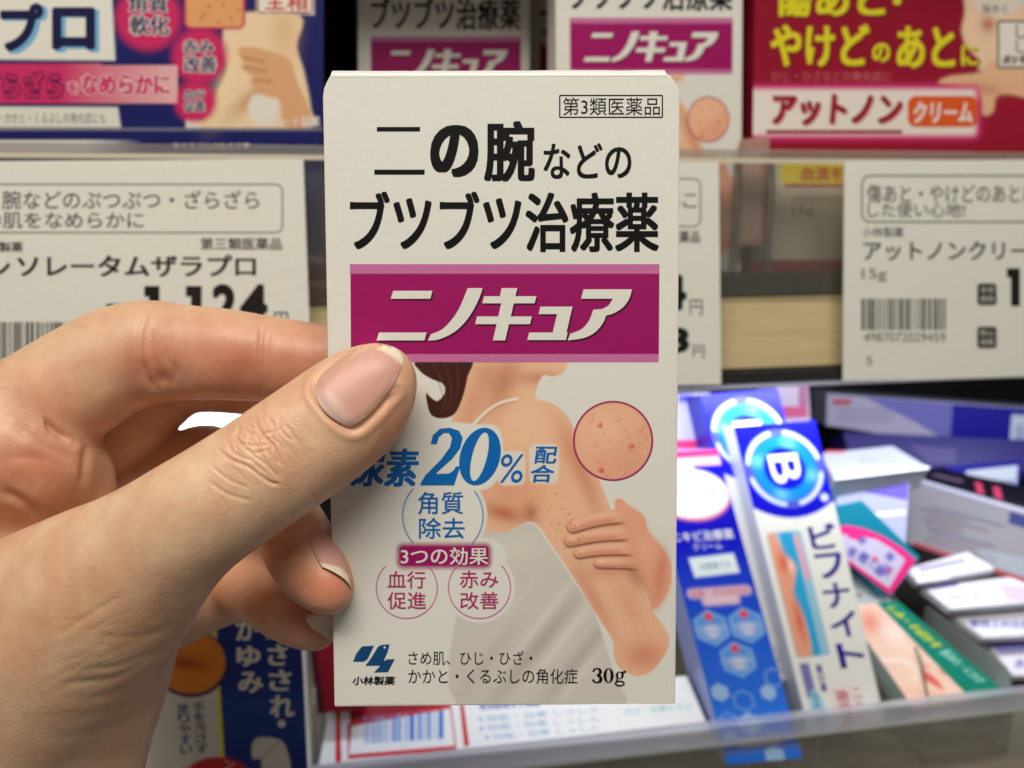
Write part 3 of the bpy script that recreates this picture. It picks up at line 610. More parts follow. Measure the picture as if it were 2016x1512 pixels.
# ------------------------------------------------------------------ cartons in the lower bin
WB = mat((226, 228, 232), 0.35, 0.45)
def quad_uv(i, q):
    q = [Vector(p) for p in q]
    return lambda u, v: tuple((q[0] * (1 - u) + q[1] * u) * (1 - v) + (q[3] * (1 - u) + q[2] * u) * v)
BG = 'white and blue cartons with a round emblem'
def b_front(Q, nx=90, ny=240, pic=True):
    def draw(i):
        j = Ink(i.mb, i.face, quad_uv(i, Q))           # u across, v down the carton's face
        def fn(XY, uv):
            u, v = XY[:, 0], XY[:, 1]; X = np.stack([u * 160, v * 590], 1)   # drawing units like photo pixels
            p = Paint(X, (232, 234, 230)); dk = (4, 6, 196)
            p.blend(np.clip(0.5 - (X[:, 1] - 158 - 26 * (1 - ((X[:, 0] - 80) / 80) ** 2)) / 3, 0, 1), dk)
            cx_, cy_ = 80, 88
            p.disc(cx_, cy_, 74, (214, 226, 246), 2); p.disc(cx_, cy_, 66, (40, 60, 180), 2); p.disc(cx_, cy_, 62, (8, 130, 214), 2)
            for a in (20, 110, 200, 290): p.glow(cx_ + 52 * math.cos(math.radians(a)), cy_ + 52 * math.sin(math.radians(a)), 14, 12, (110, 196, 236), .8)
            for a in (0, 90, 180, 270): p.line([(cx_ + 70 * math.cos(math.radians(a + t)), cy_ + 70 * math.sin(math.radians(a + t))) for t in (-7, 0, 7)], 9, (60, 70, 190), 2)
            p.disc(cx_, cy_, 41, dk, 2); p.disc(144, 150, 7, (225, 232, 246), 3)
            if not pic: return p.c
            d = sdist(X, rr(12, 208, 82, 452, 8)); p.blend(np.clip(0.5 - d / 3, 0, 1), (150, 196, 220))
            s = p.inside([(14, 210), (30, 210), (38, 250), (56, 272), (48, 300), (38, 330), (48, 380), (44, 450), (14, 450)]); a = (d < -1)
            p.blend(np.clip(0.5 - sdist(X, rr(38, 210, 64, 450, 3)) / 3, 0, 1), (40, 164, 216)); p.blend(s * a, (232, 164, 132)); 
            for (x, y, rx, ry) in ((32, 268, 10, 22), (36, 380, 8, 40)): p.glow(x, y, rx, ry, (210, 84, 66), .8)
            p.glow(46, 275, 5, 12, (246, 226, 214), .8); p.line([(70, 222), (74, 300)], 9, (240, 160, 176), 2)
            p.poly(rr(14, 462, 34, 530, 4), (120, 116, 180), 2, sm=False)
            p.disc(30, 558, 15, (150, 206, 226), 2, ry=44); p.poly(rr(62, 515, 110, 610, 5), (240, 206, 214), 6, .6, sm=False)
            return p.c
        j.paint([(0, 0), (1, 0), (1, 1), (0, 1)], nx, ny, fn, 1)
        wm = mat((240, 242, 248)); dkm = mat((36, 26, 140))
        # the sideways B and the vertical name
        V = lambda x, y: (x / 160, y / 590)
        q = [V(*p) for p in ((64, 112), (64, 62), (112, 62), (112, 112))]
        j.text('B', 0, 0, 0, 0, wm, 3, bold=0.008, quad=[V(110, 60), V(110, 116), V(52, 116), V(52, 60)])
        ys = (200, 257, 315, 372, 432); 
        for ch, y in zip('ビフナイト', ys): j.text(ch, 96 / 160, y / 590, 150 / 160, (y + 48) / 590, dkm, 3, bold=0.02)
        for ch, y in zip('1日1', (468, 486, 504)): j.text(ch, 46 / 160, y / 590, 58 / 160, (y + 15) / 590, mat((110, 106, 160)), 3, bold=0.02)
        for ch, y in zip('ニキビ', (520, 545, 570)): j.text(ch, 108 / 160, y / 590, 126 / 160, (y + 18) / 590, mat((214, 120, 146)), 3, bold=0.01)
        for ch, y in zip('治療薬', (520, 545, 570)): j.text(ch, 72 / 160, y / 590, 98 / 160, (y + 22) / 590, mat((196, 60, 100)), 3, bold=0.02)
        for ch, y in zip('うるおい', (522, 541, 560, 579)): j.text(ch, 22 / 160, y / 590, 36 / 160, (y + 14) / 590, mat((60, 76, 150)), 3)
    return draw
Q1 = [(1443, 840), (1604, 827), (1742, 1420), (1592, 1438)]
f1 = sface(1520, 1100, 0.305, 16)
carton(Q1, f1, 0.023, 'long white carton with round B emblem leaning to the left, in front', mat((226, 228, 232), .35, .45), b_front(Q1), group=BG)
Q2 = [(1378, 777), (1532, 766), (1660, 1330), (1516, 1342)]
f2 = sface(1460, 830, 0.330, 16)
carton(Q2, f2, 0.017, 'white carton with round B emblem, its top peeping out behind its twin', mat((20, 24, 160), .35, .45), b_front(Q2, 70, 180, False), group=BG)
# blue carton
QB = [(1270, 892), (1412, 884), (1580, 1492), (1432, 1506)]
def blue_front(i):
    j = Ink(i.mb, i.face, quad_uv(i, QB))
    def hexp(x, y, r): return [(x + r * math.cos(math.radians(a)), y + r * math.sin(math.radians(a))) for a in range(30, 390, 60)]
    def fn(XY, uv):
        X = np.stack([XY[:, 0] * 142, XY[:, 1] * 610], 1); p = Paint(X, (6, 8, 190))
        p.blend(np.clip((X[:, 1] - 180) / 330, 0, 1), (44, 120, 238))
        p.poly([(0, 0), (142, 0), (142, 26), (0, 26)], (232, 50, 110), 2, sm=False); p.poly([(0, 14), (142, 14), (142, 30), (0, 30)], (240, 190, 206), 3, sm=False)
        p.disc(70, 88, 72, (226, 110, 150), 3, ry=50); p.disc(68, 84, 72, (240, 244, 246), 3, ry=48); p.disc(62, 46, 26, (240, 244, 246), 3)
        p.poly([(30, 208), (118, 204), (120, 242), (32, 246)], (226, 240, 246), 2, sm=False)
        p.poly(rr(10, 268, 132, 286, 8), (240, 206, 214), 4, .9, sm=False); p.poly(rr(34, 284, 106, 302, 7), (240, 206, 214), 4, .9, sm=False)
        for (x, y) in ((38, 345), (106, 345), (72, 410)):
            p.poly(hexp(x, y, 36), (130, 190, 240), 2, .8, sm=False); p.poly(hexp(x, y, 29), (70, 146, 230), 2, .9, sm=False); p.disc(x, y - 22, 8, (232, 70, 90), 2)
            p.glow(x, y + 2, 20, 8, (232, 226, 240), .8); p.glow(x, y + 15, 13, 6, (232, 226, 240), .8)
        for (x, y, r) in ((22, 470, 18), (112, 478, 16), (62, 535, 22), (92, 600, 20), (20, 560, 14)): p.poly(hexp(x, y, r), (168, 206, 246), 2, .9, sm=False)
        for (x, y, r) in ((62, 490, 20), (104, 540, 20), (24, 530, 20), (130, 450, 18)): p.line(hexp(x, y, r) + hexp(x, y, r)[:1], 3, (140, 186, 240), 1.5, .8)
        p.poly(rr(32, 560, 110, 578, 3), (236, 214, 224), 3, .9, sm=False)
        return p.c
    j.paint([(0, 0), (1, 0), (1, 1), (0, 1)], 100, 240, fn, 1)
    T = lambda b, x0, y0, x1, y1, m, bold=0.0: j.text(b, x0 / 142, y0 / 610, x1 / 142, y1 / 610, m, 3, bold)
    wm = mat((232, 236, 246)); T('ニキビ治療薬', 8, 156, 128, 176, wm, .01); T('クリーム', 44, 180, 100, 194, wm); T('治療薬です', 46, 218, 108, 232, mat((120, 170, 190))); T('殺菌・抗炎症作用', 16, 271, 126, 283, mat((216, 70, 90))); T('第2類医薬品', 36, 563, 106, 575, mat((150, 70, 110)))
    T('ペアアクネ', 34, 76, 118, 92, mat((120, 160, 176)))
f3 = sface(1440, 1150, 0.300, 16)
carton(QB, f3, 0.02, 'blue carton with white oval and hexagon pattern leaning beside the front B carton', mat((150, 160, 210), .35, .45), blue_front)
# a lilac carton behind them, a pink topped one, and one dull pink
carton([(1250, 778), (1398, 772), (1420, 960), (1270, 965)], sface(1340, 850, 0.345, 14), 0.02, 'pale lilac carton standing behind the blue carton, left of the round emblem', mat((190, 188, 206), .4), lambda i: (i.rect(1335, 776, 1365, 792, mat((90, 90, 200)), 1), i.rect(1250, 866, 1372, 884, mat((232, 60, 120)), 1)))
carton([(1528, 760), (1592, 758), (1600, 900), (1540, 900)], sface(1560, 800, 0.365, 10), 0.02, 'dull pink and white carton in shade right of the rear B carton', mat((176, 160, 178), .4), lambda i: (i.rect(1535, 800, 1590, 822, mat((176, 70, 110)), 1), i.rect(1572, 760, 1590, 800, mat((150, 90, 120)), 1)))
# lilac and blue long carton at the back right
LIL = mat((176, 174, 200), .4)
def r1(i):
    i.poly([(1628, 776), (1752, 786), (1870, 868), (1870, 878), (1628, 836)], mat((188, 182, 204)), 1); i.poly([(1700, 781), (1877, 795), (1870, 872), (1800, 830)], mat((120, 116, 190)), 2)
    i.poly([(1876, 795), (2120, 812), (2112, 900), (1869, 878)], mat((22, 16, 150)), 2); i.rect(1640, 786, 1676, 797, mat((200, 80, 96)), 3)
    for y in (805, 815, 825): i.rect(1650, y, 1760, y + 4, mat((150, 146, 180)), 3)
    i.poly([(1992, 816), (2060, 820), (2056, 886), (1986, 880)], mat((212, 220, 232)), 3); i.text('医薬', 2000, 836, 2040, 866, mat((110, 116, 170)), 4)
    i.text('DHC', 1840, 825, 1868, 850, mat((96, 92, 176)), 4) if False else None
f4 = sface(1800, 830, 0.420, 6, -12)
carton([(1628, 774), (2122, 810), (2114, 900), (1626, 838)], f4, 0.025, 'long carton, pale lilac turning deep blue, at the dark back of the bin', LIL, r1)
carton([(1660, 850), (2122, 870), (2122, 930), (1680, 930)], sface(1900, 890, 0.405, 30, -10), 0.02, 'violet blue carton lying under the long lilac and blue carton', mat((54, 44, 130), .4), lambda i: i.poly([(1790, 876), (1885, 884), (1880, 912), (1830, 910)], mat((96, 84, 150)), 1))
carton([(1862, 918), (2012, 905), (2006, 968), (1880, 975)], sface(1940, 940, 0.380, 20, -4), 0.02, 'deep blue carton with a white label, lower right of the long lilac and blue carton', mat((18, 14, 150), .4), lambda i: (i.poly([(1902, 927), (2004, 916), (2000, 964), (1900, 950)], mat((220, 228, 238)), 1), i.text('うおの目', 1955, 944, 1996, 956, mat((70, 70, 150)), 2, bold=.02)))
# grey topped carton
def slab(quad, front_drop, face, label, body, draw=None, thick=0.012, group=None): return carton(quad, face, thick, label, body, draw, group=group)
f5 = sface(1735, 910, 0.340, 66, 4)
slab([(1612, 893), (1757, 877), (1830, 921), (1645, 944)], 0, f5, 'grey white carton lying flat behind the teal carton', mat((176, 178, 190), .35), lambda i: (i.rect(1625, 887, 1662, 892, mat((196, 90, 100)), 1), i.poly([(1640, 941), (1828, 918), (1830, 923), (1645, 945)], mat((226, 232, 240)), 1), i.text('保湿ジェル', 1690, 900, 1760, 914, mat((150, 150, 178)), 1)))
carton([(1646, 950), (1792, 936), (1784, 1075), (1650, 1080)], sface(1715, 1000, 0.334, 20, 2), 0.012, 'lilac carton with a red mark standing behind the teal carton', mat((176, 178, 214), .35), lambda i: (i.poly([(1652, 952), (1790, 938), (1786, 985), (1652, 960)], mat((110, 96, 190)), 1), i.rect(1654, 948, 1685, 957, mat((206, 80, 100)), 2), i.poly([(1715, 1010), (1783, 1004), (1783, 1012), (1717, 1019)], mat((236, 242, 246)), 1)))
# big silver carton at right
def r3(i):
    i.poly([(1792, 938), (2090, 1024), (2090, 1031), (1793, 944)], mat((214, 216, 240)), 1)
    i.poly([(1798, 1066), (2090, 1163), (2090, 1171), (1800, 1073)], mat((186, 60, 74)), 1)
    rnd = random.Random(2)
    for k in range(9):
        y = 985 + k * 9; x0 = 1812 + rnd.random() * 20; x1 = x0 + 60 + rnd.random() * 90
        i.poly([(x0, y + (x0 - 1792) * .27), (x1, y + (x1 - 1792) * .27), (x1, y + 4 + (x1 - 1792) * .27), (x0, y + 4 + (x0 - 1792) * .27)], mat(rnd.choice([(120, 116, 134), (140, 116, 122), (104, 106, 140)])), 1)
    i.poly([(1988, 1006), (2090, 1036), (2090, 1062), (1985, 1030)], mat((70, 72, 130)), 1); i.poly([(1920, 1080), (2090, 1110), (2090, 1160), (1940, 1110)], mat((170, 178, 190)), 1)
f6 = sface(1900, 1040, 0.356, 12, -14)
carton([(1792, 937), (2090, 1022), (2090, 1173), (1786, 1070)], f6, 0.02, 'silver grey carton with a red base line at the right edge', mat((158, 156, 164), .3, .5), r3)
carton([(1800, 934), (1850, 922), (2090, 972), (2090, 1018)], sface(1940, 970, 0.366, 62, -10), 0.006, 'black and pink carton lying just behind the silver grey carton', mat((24, 20, 34), .35), lambda i: [i.poly([(x, y), (x + 14, y + 3), (x + 20, y + 26), (x + 6, y + 23)], mat((214, 70, 110)), 1) for x, y in ((1918, 948), (1954, 957))] + [i.poly([(1840, 932), (1900, 946), (1890, 950), (1834, 936)], mat((110, 90, 120)), 1)])
# flat cartons stacked at right
FG = 'flat white cartons stepping down at the right'
TXT = mat((90, 86, 170))
fa = [((1782, 1120), (1905, 1086), (1960, 1120), (1808, 1146), 0.346, 'flat lilac white carton, uppermost of the stepped row at the right'),
      ((1815, 1154), (1990, 1136), (2100, 1180), (1872, 1200), 0.340, 'flat white carton with a blue printed label, second of the stepped row'),
      ((1872, 1210), (2090, 1194), (2090, 1248), (1938, 1256), 0.335, 'flat white carton with bold blue lettering, third of the stepped row'),
      ((1940, 1262), (2090, 1252), (2090, 1330), (1996, 1330), 0.330, 'flat carton with a blue band, lowest of the stepped row')]
def dfa(n):
    def d(i):
        if n == 0: i.poly([(1808, 1118), (1898, 1100), (1902, 1106), (1812, 1124)], mat((140, 140, 176)), 1); i.poly([(1803, 1141), (1872, 1130), (1868, 1138), (1807, 1148)], mat((240, 244, 246)), 1)
        if n == 1: i.poly([(1818, 1155), (1884, 1147), (1888, 1153), (1822, 1161)], mat((110, 106, 190)), 1); i.poly([(1842, 1166), (1970, 1158), (1978, 1186), (1868, 1194)], mat((238, 240, 246)), 1); i.text('医薬品ご使用上の', 1864, 1171, 1960, 1180, TXT, 2, bold=.01); i.poly([(1960, 1150), (2100, 1160), (2100, 1185), (1985, 1182)], mat((206, 190, 206)), 1)
        if n == 2: i.text('使用上の注意', 1908, 1220, 2030, 1236, TXT, 2, bold=.03)
        if n == 3: i.poly([(1942, 1262), (2090, 1252), (2090, 1262), (1948, 1272)], mat((30, 20, 190)), 1); i.poly([(1950, 1273), (2090, 1263), (2090, 1278), (1968, 1288)], mat((150, 148, 220)), 1); i.text('水', 1996, 1296, 2020, 1316, TXT, 2, bold=.02)
    return d
for n_, (a, b, c, d, dist, lab) in enumerate(fa):
    carton([a, b, c, d], sface((a[0] + c[0]) / 2, (a[1] + c[1]) / 2, dist, 58, 0), 0.0045, lab, mat((222, 222, 234), .35), dfa(n_), group=FG)
# teal and pink carton, pale one below it, face carton
f7 = sface(1730, 1080, 0.318, 28, 6)
def teal(i):
    i.poly([(1640, 1036), (1668, 1034), (1700, 1040), (1740, 1056), (1775, 1078), (1804, 1103), (1753, 1171), (1640, 1085)], mat((214, 40, 126)), 1)
    i.poly([(1640, 1050), (1690, 1056), (1725, 1062), (1755, 1080), (1782, 1102), (1750, 1158), (1640, 1080)], mat((186, 180, 206)), 2)
    i.poly([(1655, 1040), (1705, 1047), (1690, 1064), (1672, 1060)], mat((206, 40, 126)), 3)
    for (x, y, s) in ((1697, 1064, 10), (1700, 1096, 12), (1732, 1124, 13), (1752, 1096, 11), (1678, 1088, 9)): i.poly([(x - s, y), (x, y - s), (x + s, y), (x, y + s)], mat((110, 106, 176)), 3)
    for (x, y) in ((1722, 1101), (1750, 1124)): i.disc(x, y, 6, 6, mat((220, 70, 120)), 3)
    i.text('皮膚の薬', 0, 0, 0, 0, mat((90, 90, 170)), 4, quad=[(1672, 1070), (1760, 1118), (1748, 1140), (1660, 1092)])
carton([(1620, 1000), (1697, 984), (1812, 1098), (1753, 1174)], f7, 0.012, 'teal carton with a pink bordered label, leaning right of the front B carton', mat((6, 116, 142), .35), teal)
carton([(1660, 1122), (1735, 1160), (1768, 1196), (1680, 1204)], sface(1720, 1180, 0.316, 40, 6), 0.01, 'pale blue white carton peeping out below the teal carton', mat((206, 220, 230), .35), lambda i: i.disc(1692, 1172, 5, 5, mat((200, 150, 130)), 1))
f8 = sface(1820, 1290, 0.298, 32, 4)
QF = [(1660, 1194), (1767, 1183), (1982, 1364), (1800, 1396)]
def facecard(i):
    def fn(XY, uv):
        p = Paint(XY, (242, 208, 190)); u, v = uv[:, 0], uv[:, 1]
        p.glow(1715, 1225, 26, 22, (222, 120, 100), .8, 40); p.glow(1765, 1250, 36, 18, (248, 228, 220), .8, 35); p.glow(1730, 1320, 14, 14, (206, 150, 120), .7)
        p.line(smooth_poly([(1735, 1302), (1775, 1300), (1805, 1320), (1800, 1336)], 5, False), 8, (250, 232, 220), 4, .9); p.line([(1730, 1316), (1742, 1330)], 8, (186, 122, 92), 3, .7)
        p.poly([(1812, 1318), (1830, 1326), (1845, 1338), (1858, 1358), (1840, 1350), (1818, 1336)], (224, 104, 90), 3); p.glow(1822, 1312, 8, 5, (226, 130, 110), .7); p.glow(1858, 1320, 9, 9, (196, 120, 90), .8); p.glow(1882, 1340, 5, 4, (196, 120, 90), .8); p.glow(1840, 1370, 60, 10, (226, 160, 120), .5, 10)
        p.line([(1790, 1255), (1850, 1290)], 14, (206, 150, 126), 10, .4)
        g = (u > 0.62 - 0.0 * v); p.c[g] = srgb((14, 132, 112)); p.blend(np.clip((u - 0.60) / 0.03, 0, 1) * (v < 2), (14, 132, 112))
        p.blend(((v > 0.97) & (u > 0.62)) * 1.0, (60, 214, 200))  # bright highlight of the bottom edge, painted into the colour
        return p.c
    i.paint(QF, 130, 130, fn, 1)
    i.text('しみ・そばかす', 0, 0, 0, 0, mat((206, 220, 40)), 2, bold=.03, quad=[(1762, 1194), (1858, 1272), (1840, 1278), (1744, 1196)])
    i.text('肌あれ・にきび', 0, 0, 0, 0, mat((160, 224, 214)), 2, bold=.02, quad=[(1866, 1278), (1942, 1340), (1926, 1346), (1848, 1284)])
carton(QF, f8, 0.012, 'teal edged carton with a pale face picture lying beside the clear bin wall', mat((196, 214, 208), .35), facecard)
# white cartons at the left, behind the hand, and those along the lip
carton([(250, 806), (560, 800), (580, 1000), (260, 1010)], sface(420, 850, 0.318, 25), 0.02, 'bright white carton glimpsed through the gap between the fingers', mat((236, 238, 240), .4))
def bug(i):
    def fn(XY, uv):
        p = Paint(XY, (16, 44, 132)); y = XY[:, 1]
        p.blend(np.clip((y - 1330) / 60, 0, 1) * np.clip((1500 - y) / 120, 0, 1) * 0.6, (24, 78, 160))
        p.poly([(240, 1100), (412, 1100), (440, 1560), (240, 1560)], (222, 220, 210), 1.5, sm=False); p.poly([(410, 1100), (418, 1100), (446, 1560), (438, 1560)], (240, 224, 40), 1.5, sm=False)
        p.disc(376, 1306, 74, (22, 22, 92), 2, ry=67); p.disc(375, 1304, 69, (236, 140, 40), 2, ry=62); p.glow(365, 1305, 40, 12, (180, 72, 24), .9, 8)
        p.disc(428, 1530, 64, (206, 36, 40), 2, ry=40)
        p.poly([(496, 1470), (508, 1452), (550, 1456), (566, 1480), (570, 1530), (520, 1540), (514, 1496), (498, 1494)], (224, 220, 206), 2); p.line([(515, 1495), (548, 1460)], 3, (170, 164, 150), 2)
        return p.c
    i.paint([(275, 1150), (588, 1150), (608, 1560), (300, 1560)], 140, 180, fn, 1)
def bugt(i):
    w = mat((228, 226, 216)); b = mat((50, 60, 120))
    for ch, x0, y0, x1, y1 in (('か', 464, 1214, 509, 1261), ('ゆ', 465, 1271, 513, 1312), ('み', 469, 1322, 518, 1364), ('虫', 524, 1214, 560, 1260), ('さ', 527, 1268, 566, 1310), ('さ', 529, 1318, 574, 1360), ('れ', 531, 1368, 580, 1412), ('・', 547, 1417, 562, 1432)): i.text(ch, x0, y0, x1, y1, w, 3, bold=.03)
    i.vtext('手を汚さず', 379, 1381, 402, 1484, b, 2, .01, 8); i.vtext('塗りやすい', 348, 1384, 371, 1486, b, 2, .01, 8); i.text('ン', 442, 1496, 462, 1514, w, 3)
carton([(275, 1150), (588, 1150), (608, 1560), (300, 1560)], sface(450, 1350, 0.262, 6), 0.02, 'navy and cream carton with an orange disc below the wrist', mat((222, 220, 210), .4), bug, letter=bugt)
carton([(606, 1180), (700, 1180), (720, 1400), (632, 1404)], sface(650, 1340, 0.300, 10), 0.02, 'dark red carton standing behind the lower left corner of the held carton', mat((150, 14, 40), .35), lambda i: i.poly([(598, 1180), (612, 1180), (640, 1404), (626, 1406)], mat((90, 16, 34)), 1))
QW = [(648, 1396), (1352, 1330), (1400, 1442), (626, 1512)]
def lying(i):
    R = mat((206, 30, 40)); B = mat((70, 130, 214)); LBl = mat((150, 180, 230))
    i.poly([(690, 1380), (880, 1370), (888, 1390), (688, 1426)], mat((150, 20, 40)), 1)
    i.line([(688, 1426), (887, 1390), (897, 1472), (686, 1490), (688, 1426)], 9, R, 2); i.poly([(661, 1398), (670, 1397), (672, 1500), (660, 1502)], R, 2); i.poly([(904, 1376), (911, 1375), (924, 1468), (914, 1470)], R, 2)
    x = 716
    rnd = random.Random(8)
    while x < 866:
        w = rnd.choice((3, 5, 10)); t = (x - 716) / 150
        i.poly([(x, 1412 - 14 * t), (x + w, 1412 - 14 * t), (x + w, 1464 - 10 * t), (x, 1464 - 10 * t)], rnd.choice((B, LBl, LBl)), 2); x += w + rnd.choice((2, 4, 6))
    i.text('使用期限をご確認', 0, 0, 0, 0, mat((60, 110, 200)), 2, bold=.02, quad=[(942, 1380), (1062, 1374), (1064, 1390), (944, 1398)])
    for y, a in ((1416, 942), (1434, 944), (1452, 955)):
        i.disc(a + 4, y, 3, 3, B, 2); i.text('効能・効果 しっしん', 0, 0, 0, 0, mat((130, 186, 220)), 2, quad=[(a + 14, y - 7), (1180, y - 26), (1182, y - 14), (a + 16, y + 5)])
    i.text('用法・用量を守る', 0, 0, 0, 0, mat((150, 214, 220)), 2, quad=[(1228, 1396), (1360, 1384), (1362, 1396), (1230, 1408)])
carton(QW, sface(1000, 1430, 0.296, 42), 0.015, 'white carton with red stripes and blue barcode lying along the clear lip', mat((238, 240, 242), .4), lying)

# clear dividers standing across the bin
for (px, py, lab, hh) in ((1418, 1440, 'clear divider plate left of the blue carton', 0.045), (1612, 1422, 'clear divider plate between the blue carton and the front B carton', 0.04), (1830, 1400, 'clear divider plate in front of the face picture carton', 0.05), (1992, 1384, 'smoky grey divider plate right of the face picture carton', 0.055), (622, 1500, 'clear divider plate beside the navy and cream carton', 0.05)):
    u = ut(px, D_LIP + 0.004, py); z1 = zt(py, D_LIP + 0.004, px)
    prof = [(D_LIP + 0.0035, z_floor), (D_LIP + 0.0035, z1), (D_LIP + 0.012, z1 + hh * 0.35), (D_LIP + 0.05, z1 + hh), (D_LIP + 0.12, z1 + hh), (D_LIP + 0.12, z_floor)]
    fm_ = None
    if px == 1992:
        prof = [(D_LIP + 0.0035, z_floor), (D_LIP + 0.0035, z1), (D_LIP + 0.006, z1 + 0.010), (D_LIP + 0.010, z1 + 0.013), (D_LIP + 0.062, z1 + 0.0155), (D_LIP + 0.062, z_floor)]; fm_ = clear('smoky_divider', milk=0.8, gloss=0.12, milkcol=(0.46, 0.52, 0.49), rough=0.2)
    divider(prof, u, shelf(u, D_LIP + 0.03, z_floor), lab, 'clear dividers in the lower bin', fm_)

# ------------------------------------------------------------------ the hand
def pdepth(py): return 0.1736 + 0.0083 * (py - 135) / 1257      # distance of the held carton's front at that height
def hpt(px, py, z): return np.array(((px - W / 2) / F, -(py - H / 2) / F, -1.0)) * (pdepth(py) * 1000 - z)    # camera space, mm
def chain(st, flat=0.85, sub=3, k=1.0):
    """st: (px, py, radius in px, mm in front of the carton's face, flattening)"""
    a = np.array([(s + (flat,))[:5] for s in st], float); out = []
    N = len(a)
    for i in range(N - 1):
        p0, p1, p2, p3 = a[max(i - 1, 0)], a[i], a[i + 1], a[min(i + 2, N - 1)]
        for t in np.linspace(0, 1, sub, endpoint=False): out.append(0.5 * (2 * p1 + (p2 - p0) * t + (2 * p0 - 5 * p1 + 4 * p2 - p3) * t * t + (3 * p1 - p0 - 3 * p2 + p3) * t ** 3))
    out.append(a[-1]); pts = []
    for px, py, r, z, fl in out:
        mm = r * (pdepth(py) * 1000 - z) / F; pts.append((hpt(px, py, z), mm, mm * fl))
    return pts, k
HS = 0.5
HLO = np.array((-128., -112., -236.)); HHI = np.array((-14., 22., -134.))
HN = np.ceil((HHI - HLO) / HS).astype(int)
AX = [HLO[i] + HS * np.arange(HN[i]) for i in range(3)]
def smin(a, b, k):
    h = np.clip(0.5 + 0.5 * (b - a) / k, 0, 1); return b * (1 - h) + a * h - k * h * (1 - h)
def field(ch):
    pts, k = ch; D = np.full(HN, 30.0, np.float32)
    for (A, ra, za), (B, rb, zb) in zip(pts[:-1], pts[1:]):
        R = max(ra, rb, za, zb) + 8; lo = np.minimum(A, B) - R; hi = np.maximum(A, B) + R
        s = [slice(max(0, int((lo[i] - HLO[i]) / HS)), max(0, min(HN[i], int((hi[i] - HLO[i]) / HS) + 1))) for i in range(3)]
        if any(x.stop <= x.start for x in s): continue
        X, Y, Z = np.meshgrid(AX[0][s[0]], AX[1][s[1]], AX[2][s[2]], indexing='ij', sparse=True)
        ab = B - A; t = np.clip(((X - A[0]) * ab[0] + (Y - A[1]) * ab[1] + (Z - A[2]) * ab[2]) / max(ab @ ab, 1e-6), 0, 1).astype(np.float32)
        r = ra + (rb - ra) * t; rz = za + (zb - za) * t
        dx, dy, dz = X - A[0] - ab[0] * t, Y - A[1] - ab[1] * t, Z - A[2] - ab[2] * t
        q = np.sqrt((dx * dx + dy * dy) / (r * r) + dz * dz / (rz * rz)); d = (q - 1) * np.minimum(r, rz)
        sub = tuple(s); D[sub] = smin(D[sub], d.astype(np.float32), k)
    return D
thumb = chain([(757, 742, 50, 8.5, .72), (734, 762, 79, 8.0, .72), (694, 802, 101, 8.2, .74), (638, 846, 107, 9, .78), (566, 896, 109, 10.5, .82), (495, 944, 109, 12, .82), (430, 987, 112, 12.5, .84), (365, 1032, 118, 12, .86), (300, 1085, 133, 10, .85), (215, 1160, 170, 6, .8), (110, 1245, 208, 1, .75), (0, 1340, 240, -3, .7), (-150, 1460, 262, -6, .7)], k=1.5)
palm = chain([(-170, 1200, 240, -26, .55), (-60, 1100, 215, -27, .5), (40, 1000, 165, -27, .5), (90, 930, 110, -27, .62)], k=3)
pad = chain([(-80, 880, 115, -17, .75), (20, 895, 112, -17, .75), (88, 922, 82, -19, .75)], k=3)
heel = chain([(60, 1230, 150, -24, .6), (200, 1190, 130, -30, .6), (300, 1158, 112, -34, .6), (400, 1130, 94, -38, .62), (460, 1118, 88, -40, .7)], k=3)
wrist = chain([(215, 1245, 122, -4, .8), (182, 1340, 130, -6, .75), (142, 1430, 138, -8, .75), (108, 1530, 147, -8, .75), (85, 1650, 152, -8, .75)], k=3)
index = chain([(-60, 870, 118, -20), (60, 812, 113, -22), (150, 756, 108, -24), (225, 712, 103, -25), (290, 694, 99, -25), (360, 694, 91, -24), (443, 698, 87, -23), (515, 705, 81, -22.5), (580, 713, 79, -22.5), (650, 722, 74, -23), (715, 735, 66, -23.5), (745, 740, 48, -23.5)], .86)
middle = chain([(60, 905, 95, -38), (170, 868, 86, -41), (262, 812, 80, -43), (345, 748, 74, -44), (400, 742, 68, -43), (470, 748, 66, -41), (560, 760, 64, -36), (640, 765, 62, -32)], .88)
ring = chain([(60, 1000, 80, -40), (180, 990, 74, -45), (285, 962, 70, -48), (365, 915, 64, -48), (410, 902, 64, -44), (465, 935, 66, -35), (520, 980, 68, -24), (565, 1030, 69, -14), (592, 1080, 70, -6), (615, 1118, 67, -1), (638, 1150, 54, 2), (648, 1164, 42, 3)], .92)
pinky = chain([(180, 1080, 85, -40), (300, 1100, 75, -46), (400, 1110, 66, -44), (470, 1140, 62, -34), (520, 1170, 61, -24), (560, 1200, 58, -17), (595, 1222, 52, -12), (622, 1236, 42, -10)], .92)
fi = [field(c) for c in (index, middle, ring, pinky)]
fing = fi[0]
for d in fi[1:]: fing = smin(fing, d, 0.5)
body = smin(smin(field(palm), field(pad), 5), field(heel), 5)
body = smin(body, smin(field(thumb), field(wrist), 4), 4.5)
SD = smin(body, fing, 2.0)
import openvdb
g = openvdb.FloatGrid(30.0); g.copyFromArray(np.ascontiguousarray(np.clip(SD, -30, 30).astype(np.float32)))
pv, pq = g.convertToQuads(isovalue=0.0)[:2]
pv = np.array(pv, float) * HS + HLO
C2W = np.array([[cx.x, cy.x, -cz.x], [cx.y, cy.y, -cz.y], [cx.z, cy.z, -cz.z]])
me = bpy.data.meshes.new('hand'); me.from_pydata([tuple(v) for v in pv], [], [tuple(int(k) for k in q) for q in pq])
bm = bmesh.new(); bm.from_mesh(me); bmesh.ops.recalc_face_normals(bm, faces=bm.faces)
